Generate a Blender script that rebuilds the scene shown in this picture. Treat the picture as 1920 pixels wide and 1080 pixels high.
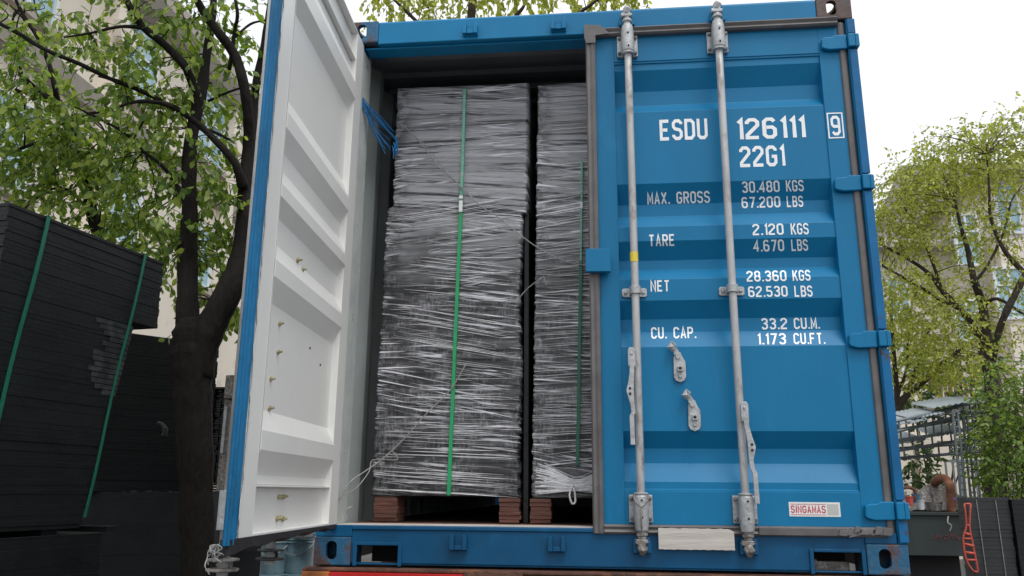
import bpy, bmesh, math, random
import numpy as np
from mathutils import Vector, Matrix, Euler
R_ = math.radians
for o in list(bpy.data.objects): bpy.data.objects.remove(o)
sc = bpy.context.scene
COL = sc.collection
rnd = random.Random(7); nr = np.random.RandomState(5)

# ------------------------------------------------------------------ camera
CAM = Vector((1.22075, -3.5515, 1.6078)); YAW, PIT, ROL = 0.105983, 0.245062, 0.0082616
FPX = 1530.83
_f = Vector((-math.sin(YAW)*math.cos(PIT), math.cos(YAW)*math.cos(PIT), math.sin(PIT)))
_r = Vector((math.cos(YAW), math.sin(YAW), 0)); _u = _r.cross(_f)
_r2 = math.cos(ROL)*_r + math.sin(ROL)*_u; _u2 = -math.sin(ROL)*_r + math.cos(ROL)*_u
cd = bpy.data.cameras.new('camera'); cam = bpy.data.objects.new('camera', cd); COL.objects.link(cam)
m = Matrix.Identity(4)
for i in range(3): m[i][0], m[i][1], m[i][2], m[i][3] = _r2[i], _u2[i], -_f[i], CAM[i]
cam.matrix_world = m
cd.sensor_width = 36; cd.lens = FPX/1920*36; cd.clip_end = 2000; cd.clip_start = 0.05
sc.camera = cam
def ray(px, py): return _f + _r2*((px-960)/FPX) + _u2*((540-py)/FPX)
def at(px, py, y):                      # point on the upright plane y = const
    d = ray(px, py); return CAM + d*((y-CAM.y)/d.y)
def atx(px, py, x):
    d = ray(px, py); return CAM + d*((x-CAM.x)/d.x)

# ------------------------------------------------------------------ world, sun, exposure
SUN_EL, SUN_AZ = R_(62), R_(148)       # from behind the camera, to the right
w = bpy.data.worlds.new('World'); sc.world = w; w.use_nodes = True
nt = w.node_tree; nt.nodes.clear()
sky = nt.nodes.new('ShaderNodeTexSky'); sky.sky_type = 'NISHITA'; sky.sun_disc = False
sky.sun_elevation = SUN_EL; sky.sun_rotation = SUN_AZ; sky.air_density = 1.0; sky.dust_density = 6.0; sky.ozone_density = 1.0
hs = nt.nodes.new('ShaderNodeHueSaturation'); hs.inputs['Saturation'].default_value = 0.16; hs.inputs['Value'].default_value = 1.25
bg = nt.nodes.new('ShaderNodeBackground'); bg.inputs[1].default_value = 0.15
ow = nt.nodes.new('ShaderNodeOutputWorld')
# overcast: most of the sky is an even cloud sheet
tcw = nt.nodes.new('ShaderNodeTexCoord'); nzw = nt.nodes.new('ShaderNodeTexNoise'); nzw.inputs['Scale'].default_value = 1.6; nzw.inputs['Detail'].default_value = 4
nt.links.new(tcw.outputs['Generated'], nzw.inputs['Vector'])
crw = nt.nodes.new('ShaderNodeValToRGB'); crw.color_ramp.elements[0].color = (5.5, 5.95, 6.4, 1); crw.color_ramp.elements[1].color = (7.6, 7.7, 7.8, 1); crw.color_ramp.elements[0].position = .3; crw.color_ramp.elements[1].position = .65
nt.links.new(nzw.outputs[0], crw.inputs[0])
mxw = nt.nodes.new('ShaderNodeMix'); mxw.data_type = 'RGBA'; mxw.inputs[0].default_value = .85
nt.links.new(sky.outputs[0], hs.inputs['Color']); nt.links.new(hs.outputs[0], mxw.inputs[6]); nt.links.new(crw.outputs[0], mxw.inputs[7]); nt.links.new(mxw.outputs[2], bg.inputs[0]); nt.links.new(bg.outputs[0], ow.inputs[0])
sl = bpy.data.lights.new('sun', 'SUN'); sl.energy = 1.25; sl.angle = R_(26); sl.color = (1, .97, .92)
so = bpy.data.objects.new('sun', sl); COL.objects.link(so)
sd = Vector((math.sin(SUN_AZ)*math.cos(SUN_EL), math.cos(SUN_AZ)*math.cos(SUN_EL), math.sin(SUN_EL)))
so.rotation_euler = sd.to_track_quat('Z', 'Y').to_euler(); so.location = (0, 0, 30)
sc.view_settings.view_transform = 'Standard'; sc.view_settings.look = 'None'
sc.view_settings.gamma = 1; sc.view_settings.exposure = 0.1

# ------------------------------------------------------------------ materials
def mat(name, col, rough=.5, metal=0, var=.0, vscale=3, bump=0, bscale=40, col2=None, c2amt=(.55,.7), c2scale=4, stretch=(1,1,1), spec=.5, coat=0, detail=6, chips=None):
    M = bpy.data.materials.new(name); M.use_nodes = True; t = M.node_tree; N = t.nodes; L = t.links
    b = N['Principled BSDF']; b.inputs['Roughness'].default_value = rough; b.inputs['Metallic'].default_value = metal
    b.inputs['Specular IOR Level'].default_value = spec
    if coat: b.inputs['Coat Weight'].default_value = coat
    tc = N.new('ShaderNodeTexCoord'); mp = N.new('ShaderNodeMapping'); mp.inputs['Scale'].default_value = stretch
    L.new(tc.outputs['Object'], mp.inputs[0])
    rgb = N.new('ShaderNodeRGB'); rgb.outputs[0].default_value = (*col, 1); out = rgb.outputs[0]
    if var:
        n = N.new('ShaderNodeTexNoise'); n.inputs['Scale'].default_value = vscale; n.inputs['Detail'].default_value = detail; n.inputs['Roughness'].default_value = .62
        L.new(mp.outputs[0], n.inputs['Vector'])
        mr = N.new('ShaderNodeMapRange'); mr.inputs[1].default_value = .3; mr.inputs[2].default_value = .7; mr.inputs[3].default_value = 1-var; mr.inputs[4].default_value = 1+var
        L.new(n.outputs[0], mr.inputs[0])
        v = N.new('ShaderNodeVectorMath'); v.operation = 'SCALE'; L.new(out, v.inputs[0]); L.new(mr.outputs[0], v.inputs['Scale']); out = v.outputs[0]
    if col2:
        n = N.new('ShaderNodeTexNoise'); n.inputs['Scale'].default_value = c2scale; n.inputs['Detail'].default_value = 9; n.inputs['Roughness'].default_value = .68
        L.new(mp.outputs[0], n.inputs['Vector'])
        cr = N.new('ShaderNodeMapRange'); cr.inputs[1].default_value = c2amt[0]; cr.inputs[2].default_value = c2amt[1]; L.new(n.outputs[0], cr.inputs[0])
        mx = N.new('ShaderNodeMix'); mx.data_type = 'RGBA'; L.new(cr.outputs[0], mx.inputs[0]); L.new(out, mx.inputs[6]); mx.inputs[7].default_value = (*col2, 1); out = mx.outputs[2]
    if chips:
        cc, csc, clo, cst = chips
        m2 = N.new('ShaderNodeMapping'); m2.inputs['Scale'].default_value = cst; L.new(tc.outputs['Object'], m2.inputs[0])
        n = N.new('ShaderNodeTexNoise'); n.inputs['Scale'].default_value = csc; n.inputs['Detail'].default_value = 7; n.inputs['Roughness'].default_value = .7
        L.new(m2.outputs[0], n.inputs['Vector'])
        cr = N.new('ShaderNodeMapRange'); cr.inputs[1].default_value = clo; cr.inputs[2].default_value = clo+.035; L.new(n.outputs[0], cr.inputs[0])
        mx = N.new('ShaderNodeMix'); mx.data_type = 'RGBA'; L.new(cr.outputs[0], mx.inputs[0]); L.new(out, mx.inputs[6]); mx.inputs[7].default_value = (*cc, 1); out = mx.outputs[2]
    L.new(out, b.inputs['Base Color'])
    if bump:
        n = N.new('ShaderNodeTexNoise'); n.inputs['Scale'].default_value = bscale; n.inputs['Detail'].default_value = 5
        L.new(mp.outputs[0], n.inputs['Vector']); bp = N.new('ShaderNodeBump'); bp.inputs['Strength'].default_value = bump; bp.inputs['Distance'].default_value = .03 if 'bark' in name else .01
        L.new(n.outputs[0], bp.inputs['Height']); L.new(bp.outputs[0], b.inputs['Normal'])
    return M
BLUE = (.002, .172, .365)
M_blue = mat('blue_paint', BLUE, .45, var=.13, vscale=1.4, col2=(.012,.20,.41), c2amt=(.60,.75), c2scale=5, bump=.10, bscale=5, spec=.30, stretch=(1,1,.45), chips=((.006,.10,.22), 11, .70, (1,1,.5)))
M_blueworn = mat('worn_blue_paint', (.004,.13,.32), .5, spec=.3, var=.25, vscale=3, col2=(.07,.05,.045), c2amt=(.60,.66), c2scale=9, bump=.2, bscale=14)
M_sill = mat('touched_up_blue_paint', (.002,.085,.205), .45, var=.25, vscale=2.5, spec=.3, col2=(.006,.125,.29), c2amt=(.58,.72), c2scale=3.2, bump=.15, bscale=14)
M_cast = mat('casting_paint', (.014,.12,.24), .55, var=.3, vscale=9, col2=(.085,.05,.045), c2amt=(.47,.56), c2scale=9, bump=.4, bscale=40)
M_castb = mat('casting_brown', (.09,.06,.055), .6, var=.3, vscale=12, col2=(.012,.1,.2), c2amt=(.58,.64), c2scale=9, bump=.4, bscale=40)
M_bluedoor = mat('door_edge_blue', (.002,.118,.27), .45, spec=.3, var=.3, vscale=8, col2=(.04,.24,.45), c2amt=(.66,.76), c2scale=20, bump=.6, bscale=30, stretch=(1,1,.35))
M_white = mat('white_inside_paint', (.79,.785,.765), .38, var=.035, vscale=2, col2=(.5,.48,.43), c2amt=(.70,.8), c2scale=16, bump=.04, bscale=8, chips=((.36,.30,.22), 30, .75, (1,1,1)))
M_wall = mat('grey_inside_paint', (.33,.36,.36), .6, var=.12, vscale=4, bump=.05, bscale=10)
M_walld = mat('shade_toned_ceiling', (.13,.135,.15), .6, var=.15, vscale=3)  # inside grey darkened to carry the shade under the roof
M_wallw = mat('pale_jamb_paint', (.50,.53,.52), .5, var=.15, vscale=8, col2=(.2,.2,.2), c2amt=(.62,.7), c2scale=14)
M_rub = mat('grey_rubber', (.14,.13,.13), .5, var=.25, vscale=7, col2=(.16,.15,.15), c2amt=(.55,.75), c2scale=14, bump=.25, bscale=18)
M_rubd = mat('black_rubber', (.02,.02,.022), .6, var=.3, vscale=9, bump=.3, bscale=20)
M_galv = mat('galvanised_steel', (.43,.44,.45), .48, .35, var=.2, vscale=22, col2=(.26,.24,.22), c2amt=(.56,.7), c2scale=18, bump=.3, bscale=60)
M_rod = mat('rod_steel', (.47,.47,.475), .5, .2, var=.2, vscale=9, col2=(.20,.16,.13), c2amt=(.53,.66), c2scale=13, stretch=(1,1,.4), bump=.2, bscale=50)
M_grime = mat('grimy_steel', (.20,.18,.165), .6, .3, var=.45, vscale=40, col2=(.45,.43,.42), c2amt=(.5,.65), c2scale=34, bump=.7, bscale=60)
M_dark = mat('shade_black', (.012,.012,.014), .8)  # near-black standing in for shade inside holes and pockets
M_letter = mat('white_lettering_paint', (.90,.92,.94), .5, var=.06, vscale=30)
M_red = mat('red_paint', (.50,.010,.010), .4, var=.1, vscale=6)
M_redp = mat('red_print', (.55,.03,.05), .5)
M_stick = mat('white_sticker', (.78,.78,.78), .45)
M_stickg = mat('grey_sticker_patch', (.50,.51,.49), .5)
M_yel = mat('yellow_tape', (.75,.60,.06), .5, var=.1)
M_card = mat('weathered_board', (.55,.51,.47), .8, var=.16, vscale=9, col2=(.25,.22,.2), c2amt=(.62,.72), c2scale=8, stretch=(.35,1,3), bump=.4, bscale=12)
M_rust = mat('rusty_steel', (.17,.065,.025), .75, var=.5, vscale=7, col2=(.50,.16,.03), c2amt=(.52,.62), c2scale=5, stretch=(1,1,3), bump=.6, bscale=40)
M_rustd = mat('brown_rusty_steel', (.10,.045,.03), .8, var=.4, vscale=7, col2=(.28,.11,.05), c2amt=(.52,.68), c2scale=9, bump=.6, bscale=40)
M_orange = mat('orange_rust_plate', (.42,.13,.03), .7, var=.5, vscale=9, col2=(.08,.04,.03), c2amt=(.55,.65), c2scale=12, bump=.4)
M_pipe = mat('brown_red_rust', (.16,.055,.03), .75, var=.4, vscale=5, col2=(.30,.15,.08), c2amt=(.5,.65), c2scale=6, bump=.5)
M_ply = mat('red_plywood', (.135,.058,.042), .75, var=.35, vscale=12, col2=(.09,.03,.02), c2amt=(.55,.65), c2scale=20, stretch=(.5,1,5), bump=.5, bscale=30)
M_green = mat('green_strap', (.012,.33,.12), .35, var=.12, vscale=20)
M_greenf = mat('strap_under_film', (.12,.42,.28), .35, var=.25, vscale=30, col2=(.3,.45,.4), c2amt=(.5,.6), c2scale=25, stretch=(.3,1,2))
M_greend = mat('dark_green_strap', (.010,.14,.08), .4, var=.1, vscale=20)
M_brass = mat('oxidised_bolt', (.34,.30,.17), .65, var=.4, vscale=60)
M_mat = mat('black_board', (.008,.0095,.0105), .5, var=.4, vscale=6, col2=(.014,.016,.017), c2amt=(.6,.8), c2scale=5, bump=.25, bscale=40, spec=.35)
M_matg = mat('dusty_glare_board', (.045,.048,.05), .6, var=.6, vscale=14, col2=(.014,.016,.018), c2amt=(.42,.66), c2scale=9, bump=.3, bscale=40, spec=.25)  # board dust and film glare together in one grey
M_matr = mat('grey_black_sheet', (.022,.024,.026), .6, var=.3, vscale=4, col2=(.045,.047,.05), c2amt=(.58,.7), c2scale=7, bump=.25, bscale=20)
M_bark = mat('dark_bark', (.014,.012,.0105), .9, var=.5, vscale=7, col2=(.032,.027,.022), c2amt=(.6,.75), c2scale=12, stretch=(1,1,.25), bump=1.0, bscale=26, spec=.2)
M_barkl = mat('brown_bark', (.045,.034,.027), .85, var=.4, vscale=7, bump=.8, bscale=20)
M_cream = mat('cream_render', (.76,.69,.60), .85, var=.07, vscale=.6, col2=(.50,.43,.36), c2amt=(.58,.8), c2scale=1.2, bump=.15, bscale=8)
M_creamd = mat('grey_stone_trim', (.40,.36,.32), .85, var=.12, vscale=1.5, bump=.2, bscale=8)
M_tile = mat('haze_paled_roof_tile', (.42,.38,.35), .85, var=.25, vscale=3, bump=.3, bscale=20)  # tile colour paled to carry the bright sky haze
M_frame = mat('white_window_frame', (.75,.77,.78), .5)
M_glass = mat('blue_window_glass', (.30,.48,.58), .15, var=.25, vscale=1.2, spec=.8)  # blue glass, lightened to carry sky haze on the far villa
M_ground = mat('grey_concrete_ground', (.075,.073,.07), .85, var=.25, vscale=.5, bump=.3, bscale=10)
M_bucket = mat('blue_green_pail', (.20,.32,.38), .5, var=.3, vscale=9, bump=.1)
M_lid = mat('pale_plastic', (.55,.58,.62), .5, var=.15)
M_mach = mat('dark_green_steel', (.020,.028,.028), .6, var=.3, vscale=2, bump=.15, bscale=10)
M_machr = mat('faded_red_marks', (.10,.035,.035), .7)
M_sheet = mat('pale_metal_sheet', (.33,.38,.41), .5, .1, var=.1, vscale=2)
M_steel = mat('grey_steel_bar', (.20,.23,.25), .5, .35, var=.15, vscale=6)
M_redpl = mat('orange_red_plastic', (.50,.08,.055), .5, var=.15, vscale=9)
M_rope = mat('blue_rope', (.015,.17,.42), .7, var=.4, vscale=90)
M_string = mat('grey_string', (.30,.30,.30), .7, var=.3, vscale=40)
M_railing = mat('red_brown_railing', (.20,.10,.085), .7, var=.2)
M_tyre = mat('tyre_rubber', (.02,.02,.02), .8, var=.2, bump=.3)
M_purple = mat('coloured_plastic', (.12,.12,.45), .5)

def film_mat():
    M = bpy.data.materials.new('stretch_film'); M.use_nodes = True; t = M.node_tree; N = t.nodes; L = t.links
    b = N['Principled BSDF']
    tc = N.new('ShaderNodeTexCoord'); sp = N.new('ShaderNodeSeparateXYZ'); L.new(tc.outputs['Object'], sp.inputs[0])
    def math_(op, a, c=None, d=None):
        n = N.new('ShaderNodeMath'); n.operation = op
        for i, v in enumerate((a, c, d)):
            if v is None: continue
            if isinstance(v, (int, float)): n.inputs[i].default_value = v
            else: L.new(v, n.inputs[i])
        return n.outputs[0]
    def noise(vec, scale, det=3, ro=.6):
        n = N.new('ShaderNodeTexNoise'); n.inputs['Scale'].default_value = scale; n.inputs['Detail'].default_value = det; n.inputs['Roughness'].default_value = ro
        L.new(vec, n.inputs['Vector']); return n.outputs[0]
    def comb(x, y, z):
        n = N.new('ShaderNodeCombineXYZ')
        for i, v in enumerate((x, y, z)):
            if isinstance(v, (int, float)): n.inputs[i].default_value = v
            else: L.new(v, n.inputs[i])
        return n.outputs[0]
    def rng(v, a, b_, c=0, d=1):
        n = N.new('ShaderNodeMapRange'); n.interpolation_type = 'SMOOTHSTEP'
        for i, q in enumerate((a, b_, c, d)): n.inputs[i+1].default_value = q
        L.new(v, n.inputs[0]); return n.outputs[0]
    X, Yv, Zv = sp.outputs
    oi = N.new('ShaderNodeObjectInfo')
    seed = math_('MULTIPLY', oi.outputs['Random'], 9.0)
    tilt = math_('MULTIPLY', math_('SUBTRACT', noise(comb(math_('MULTIPLY', X, .15), seed, math_('MULTIPLY', Zv, 2.2)), 1.0, 1), .5), .8)
    XY = math_('ADD', X, math_('MULTIPLY', Yv, .7))
    def band(freq, off, amp):            # each wrap of film runs at its own slant
        f = math_('FLOOR', math_('ADD', math_('ADD', math_('MULTIPLY', Zv, freq), math_('MULTIPLY', XY, .12)), math_('ADD', seed, off)))
        wn = N.new('ShaderNodeTexWhiteNoise'); wn.noise_dimensions = '1D'; L.new(f, wn.inputs['W'])
        return math_('MULTIPLY', math_('SUBTRACT', wn.outputs['Value'], .5), amp)
    dx = math_('ADD', XY, .315)
    zz = math_('ADD', Zv, math_('MULTIPLY', band(3.1, 0.3, .30), dx))
    zz2 = math_('ADD', Zv, math_('MULTIPLY', band(4.7, 4.6, .42), dx))
    # fine wrinkles stretched along the wrapping direction, three families
    s1 = noise(comb(math_('MULTIPLY', XY, 1.1), seed, math_('MULTIPLY', zz, 44)), 1, 4, .75)
    s2 = noise(comb(math_('MULTIPLY', XY, 1.8), 5.0, math_('MULTIPLY', zz2, 78)), 1, 3, .6)
    s3 = noise(comb(math_('MULTIPLY', XY, 4.0), 11.0, math_('MULTIPLY', math_('ADD', Zv, math_('MULTIPLY', XY, .10)), 120)), 1, 2)
    high = rng(math_('ADD', Zv, math_('MULTIPLY', math_('SUBTRACT', noise(comb(math_('MULTIPLY', XY, 3), seed, math_('MULTIPLY', Zv, 5)), 1, 3), .5), .7)), .95, 1.45)
    low = math_('SUBTRACT', 1.0, high)
    darkl = rng(s1, .535, .575)                                   # thin gaps where the dark goods show
    line2 = rng(s2, .555, .60); line3 = rng(s3, .57, .62)
    patch = rng(noise(comb(math_('MULTIPLY', XY, 1.6), seed, math_('MULTIPLY', Zv, 3.2)), 1, 3), .44, .56)
    patch2 = rng(noise(comb(math_('MULTIPLY', XY, 2.6), 3.0, math_('MULTIPLY', Zv, 6.0)), 1, 3), .45, .55)
    lines = math_('MAXIMUM', math_('MULTIPLY', line2, patch), math_('MULTIPLY', line3, math_('MULTIPLY', patch2, .7)))
    # woven mottling of board edges under clinging film
    mv = noise(comb(math_('MULTIPLY', XY, 110), seed, math_('MULTIPLY', Zv, 22)), 1, 4, .75); mh = noise(comb(math_('MULTIPLY', XY, 13), seed, math_('MULTIPLY', Zv, 60)), 1, 4, .7)
    weave = math_('MULTIPLY', math_('ADD', rng(mv, .44, .62), rng(mh, .44, .62)), .5)
    blot = rng(noise(tc.outputs['Object'], 7, 5, .7), .40, .60)
    mott = math_('MULTIPLY', math_('MULTIPLY', weave, math_('ADD', math_('MULTIPLY', blot, .34), .02)), low)
    row = rng(noise(comb(math_('MULTIPLY', XY, .3), seed, math_('MULTIPLY', Zv, 9)), 1, 2), .35, .65)
    sheen_veil = math_('ADD', math_('MULTIPLY', high, math_('ADD', .31, math_('MULTIPLY', row, .22))), math_('MULTIPLY', low, math_('ADD', .008, math_('MULTIPLY', row, .05))))  # paler upper part: sky reflection and film haze put into the colour
    sheen_veil = math_('MULTIPLY', sheen_veil, math_('SUBTRACT', 1.0, math_('MULTIPLY', darkl, .9)))
    # darker blotches along the left edge
    edge = math_('MULTIPLY', rng(XY, -.54, -.64), rng(noise(comb(math_('MULTIPLY', XY, 14), seed, math_('MULTIPLY', Zv, 22)), 1, 4, .7), .40, .58))
    sheen_veil = math_('MULTIPLY', sheen_veil, math_('SUBTRACT', 1.0, math_('MULTIPLY', edge, .8)))
    den = math_('MAXIMUM', math_('MAXIMUM', lines, mott), sheen_veil)
    # a black seam between two tiers with a pale folded band under it
    seam = math_('ABSOLUTE', math_('SUBTRACT', math_('ADD', Zv, math_('MULTIPLY', noise(comb(math_('MULTIPLY', XY, 9), seed, 0), 1, 3), .03)), 1.0))
    den = math_('MULTIPLY', den, rng(seam, .006, .020, .05, 1))
    foot = rng(math_('ADD', Zv, math_('MULTIPLY', blot, .06)), .02, .16, .35, 1); den = math_('MULTIPLY', den, foot)
    mx = N.new('ShaderNodeMix'); mx.data_type = 'RGBA'; L.new(den, mx.inputs[0]); mx.inputs[6].default_value = (.005,.005,.006,1); mx.inputs[7].default_value = (.80,.80,.86,1)
    L.new(mx.outputs[2], b.inputs['Base Color'])
    b.inputs['Roughness'].default_value = .38
    b.inputs['Coat Weight'].default_value = .4; b.inputs['Coat Roughness'].default_value = .14
    bp = N.new('ShaderNodeBump'); bp.inputs['Strength'].default_value = .75; bp.inputs['Distance'].default_value = .006
    L.new(math_('ADD', math_('MULTIPLY', s1, .8), math_('ADD', math_('MULTIPLY', lines, .6), math_('MULTIPLY', s2, .5))), bp.inputs['Height'])
    L.new(bp.outputs[0], b.inputs['Normal']); L.new(bp.outputs[0], b.inputs['Coat Normal'])
    return M
M_film = film_mat()
M_ridge = mat('bunched_film', (.82,.82,.85), .3, var=.2, vscale=20)

def leaf_mat(name, c1, c2, c3, trans=.35):
    M = bpy.data.materials.new(name); M.use_nodes = True; t = M.node_tree; N = t.nodes; L = t.links
    b = N['Principled BSDF']; b.inputs['Roughness'].default_value = .42
    g = N.new('ShaderNodeNewGeometry'); r = N.new('ShaderNodeValToRGB'); e = r.color_ramp.elements
    e[0].position = 0; e[0].color = (*c1, 1); e[1].position = 1; e[1].color = (*c3, 1); k = e.new(.55); k.color = (*c2, 1)
    L.new(g.outputs['Random Per Island'], r.inputs[0]); L.new(r.outputs[0], b.inputs['Base Color'])
    tr = N.new('ShaderNodeBsdfTranslucent'); v = N.new('ShaderNodeVectorMath'); v.operation = 'MULTIPLY'; L.new(r.outputs[0], v.inputs[0]); v.inputs[1].default_value = (1.9, 1.9, .8)
    L.new(v.outputs[0], tr.inputs[0]); ms = N.new('ShaderNodeMixShader'); ms.inputs[0].default_value = trans
    L.new(b.outputs[0], ms.inputs[1]); L.new(tr.outputs[0], ms.inputs[2]); L.new(ms.outputs[0], N['Material Output'].inputs[0])
    return M
M_leafL = leaf_mat('camphor_leaf', (.065,.12,.022), (.15,.235,.045), (.32,.39,.10), .46)
M_leafR = leaf_mat('spring_leaf', (.20,.23,.05), (.31,.35,.08), (.46,.48,.15), .5)
M_leafB = leaf_mat('bush_leaf', (.09,.16,.035), (.17,.27,.06), (.29,.38,.10), .45)
M_leafD = leaf_mat('ivy_leaf', (.03,.06,.02), (.05,.09,.025), (.08,.14,.04), .3)

# ------------------------------------------------------------------ mesh helpers
class MB:
    def __init__(s, M=None): s.v = []; s.f = []; s.M = M; s.mi = []; s.cur = 0
    def add(s, vs, fs):
        b = len(s.v)
        for p in vs:
            p = Vector(p); s.v.append(s.M @ p if s.M is not None else p)
        for f in fs: s.f.append([b+i for i in f]); s.mi.append(s.cur)
        return s
    def box(s, x0, x1, y0, y1, z0, z1):
        return s.add([(x0,y0,z0),(x1,y0,z0),(x1,y1,z0),(x0,y1,z0),(x0,y0,z1),(x1,y0,z1),(x1,y1,z1),(x0,y1,z1)],
              [(0,3,2,1),(4,5,6,7),(0,1,5,4),(1,2,6,5),(2,3,7,6),(3,0,4,7)])
    def prism(s, poly, a, b, axis):       # poly in the two other axes (order x,y,z minus axis)
        n = len(poly); vs = []
        for k in (a, b):
            for p, q in poly:
                vs.append({'x': (k,p,q), 'y': (p,k,q), 'z': (p,q,k)}[axis])
        fs = [tuple(range(n))[::-1], tuple(range(n, 2*n))] + [(i, (i+1)%n, n+(i+1)%n, n+i) for i in range(n)]
        return s.add(vs, fs)
    def tube(s, pts, rad, n=10, cap=True):
        pts = [Vector(p) for p in pts]
        if isinstance(rad, (int, float)): rad = [rad]*len(pts)
        vs = []; up = None
        for i, p in enumerate(pts):
            t = (pts[min(i+1, len(pts)-1)] - pts[max(i-1, 0)])
            t = t.normalized() if t.length > 1e-9 else Vector((0,0,1))
            if up is None:
                up = Vector((1,0,0)) if abs(t.x) < .8 else Vector((0,1,0))
            a = (up - t*up.dot(t)).normalized(); b = t.cross(a); up = a
            for k in range(n):
                an = 2*math.pi*k/n; vs.append(p + (a*math.cos(an)+b*math.sin(an))*rad[i])
        fs = [(i*n+k, i*n+(k+1)%n, (i+1)*n+(k+1)%n, (i+1)*n+k) for i in range(len(pts)-1) for k in range(n)]
        if cap: fs += [tuple(range(n))[::-1], tuple((len(pts)-1)*n+k for k in range(n))]
        return s.add(vs, fs)
    def sheet(s, prof, a, b, th, axis='x'):   # folded sheet: prof = [(p,q)] polyline given thickness in q
        poly = list(prof) + [(p, q+th) for p, q in reversed(prof)]
        return s.prism(poly, a, b, axis)
    def build(s, name, mt, parent=None, bevel=0, smooth=False, origin=None, seg=2):
        me = bpy.data.meshes.new(name)
        o = bpy.data.objects.new(name, me); COL.objects.link(o)
        base = Vector((0,0,0))
        if parent is not None:
            base = world_of(parent); o.parent = parent
        if origin is not None: o.location = Vector(origin) - base; base = Vector(origin)
        o['_w'] = list(base)
        me.from_pydata([v-base for v in s.v], [], s.f)
        mts = mt if isinstance(mt, (list, tuple)) else [mt]
        for q in mts: me.materials.append(q)
        if len(mts) > 1: me.polygons.foreach_set('material_index', s.mi)
        bm = bmesh.new(); bm.from_mesh(me); bmesh.ops.recalc_face_normals(bm, faces=bm.faces); bm.to_mesh(me); bm.free()
        if smooth: me.shade_smooth()
        if bevel:
            b = o.modifiers.new('bevel', 'BEVEL'); b.width = bevel; b.segments = seg; b.limit_method = 'ANGLE'; b.angle_limit = R_(35)
        return o
def world_of(o): return Vector(o['_w']) if '_w' in o.keys() else Vector((0,0,0))
def thing(name, label, cat, loc=(0,0,0), group=None):
    o = bpy.data.objects.new(name, None); COL.objects.link(o); o.location = loc; o['_w'] = list(loc); o.empty_display_size = .1
    o['label'] = label; o['category'] = cat
    if group: o['group'] = group
    return o
def tag(o, label, cat, group=None):
    o['label'] = label; o['category'] = cat
    if group: o['group'] = group
    return o
def struct(o): o['kind'] = 'structure'; return o
def smooth_path(pts, k=4):
    pts = [Vector(p) for p in pts]; out = []
    for i in range(len(pts)-1):
        p0 = pts[max(i-1,0)]; p1 = pts[i]; p2 = pts[i+1]; p3 = pts[min(i+2, len(pts)-1)]
        for j in range(k):
            t = j/k
            out.append(.5*((2*p1)+(p2-p0)*t+(2*p0-5*p1+4*p2-p3)*t*t+(3*p1-p0-3*p2+p3)*t**3))
    out.append(pts[-1]); return out

# ================================================================== GROUND
g = MB().box(-200, 200, -60, 300, -.3, 0).build('ground', M_ground); struct(g)

# ================================================================== CONTAINER
ZB = 1.3; W_, L_, H_ = 2.438, 6.058, 2.591
CT = thing('shipping_container', 'blue steel shipping container with left door open and right door shut, loaded on a trailer', 'shipping container', (W_/2, L_/2, ZB))
CM = Matrix.Translation((0,0,ZB))
def C(): return MB(CM)
# --- castings
def casting(x0, y0, z0, mt, front):
    c = C(); c.box(x0, x0+.162, y0, y0+.178, z0, z0+.118)
    o = c.build('corner_casting', mt, CT, bevel=.006)
    cut = MB(CM); cx = x0 + (.078 if x0 < 1 else .070); cz = z0+.062
    pts = [(cx+.024*math.cos(a)*(1), cz + .017*(1 if math.sin(a) > 0 else -1) + .021*math.sin(a)) for a in np.linspace(0, 2*math.pi, 28, endpoint=False)]
    cut.prism(pts, y0-.03, y0+.10, 'y')
    k = C(); k.v = cut.v; k.f = cut.f; k.mi = cut.mi
    co = k.build('cutter', mt, CT)
    bo = o.modifiers.new('hole', 'BOOLEAN'); bo.operation = 'DIFFERENCE'; bo.object = co; bo.solver = 'EXACT'
    # side hole (seen through the top casting)
    cut2 = C()
    s = -1 if x0 < 1 else 1
    xa = x0-.03 if x0 < 1 else x0+.162+.03
    cut2.prism([(y0+.09+.03*math.cos(a), cz+.03*math.sin(a)) for a in np.linspace(0, 2*math.pi, 24, endpoint=False)], min(xa, xa-s*.14), max(xa, xa-s*.14), 'x')
    c2 = cut2.build('cutter', mt, CT)
    b2 = o.modifiers.new('hole2', 'BOOLEAN'); b2.operation = 'DIFFERENCE'; b2.object = c2; b2.solver = 'EXACT'
    cut4 = C(); sz_ = 1 if z0 > 1 else -1
    zc0 = z0+.118-.04 if z0 > 1 else z0-.03
    cut4.prism([(cx+.036*math.cos(a), y0+.09+.058*math.sin(a)) for a in np.linspace(0, 2*math.pi, 24, endpoint=False)], zc0, zc0+.07, 'z')
    c4 = cut4.build('cutter', mt, CT); b4 = o.modifiers.new('hole4', 'BOOLEAN'); b4.operation = 'DIFFERENCE'; b4.object = c4; b4.solver = 'EXACT'
    cut3 = C(); cut3.box(x0+.016, x0+.146, y0+.02, y0+.16, z0+.014, z0+.104)
    c3 = cut3.build('cutter', mt, CT)
    b3 = o.modifiers.new('hole3', 'BOOLEAN'); b3.operation = 'DIFFERENCE'; b3.object = c3; b3.solver = 'EXACT'
    bpy.context.view_layer.update()
    dg = bpy.context.evaluated_depsgraph_get(); me = bpy.data.meshes.new_from_object(o.evaluated_get(dg))
    o.modifiers.clear(); o.data = me
    for q in (co, c2, c3, c4): bpy.data.objects.remove(q)
    return o
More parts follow.
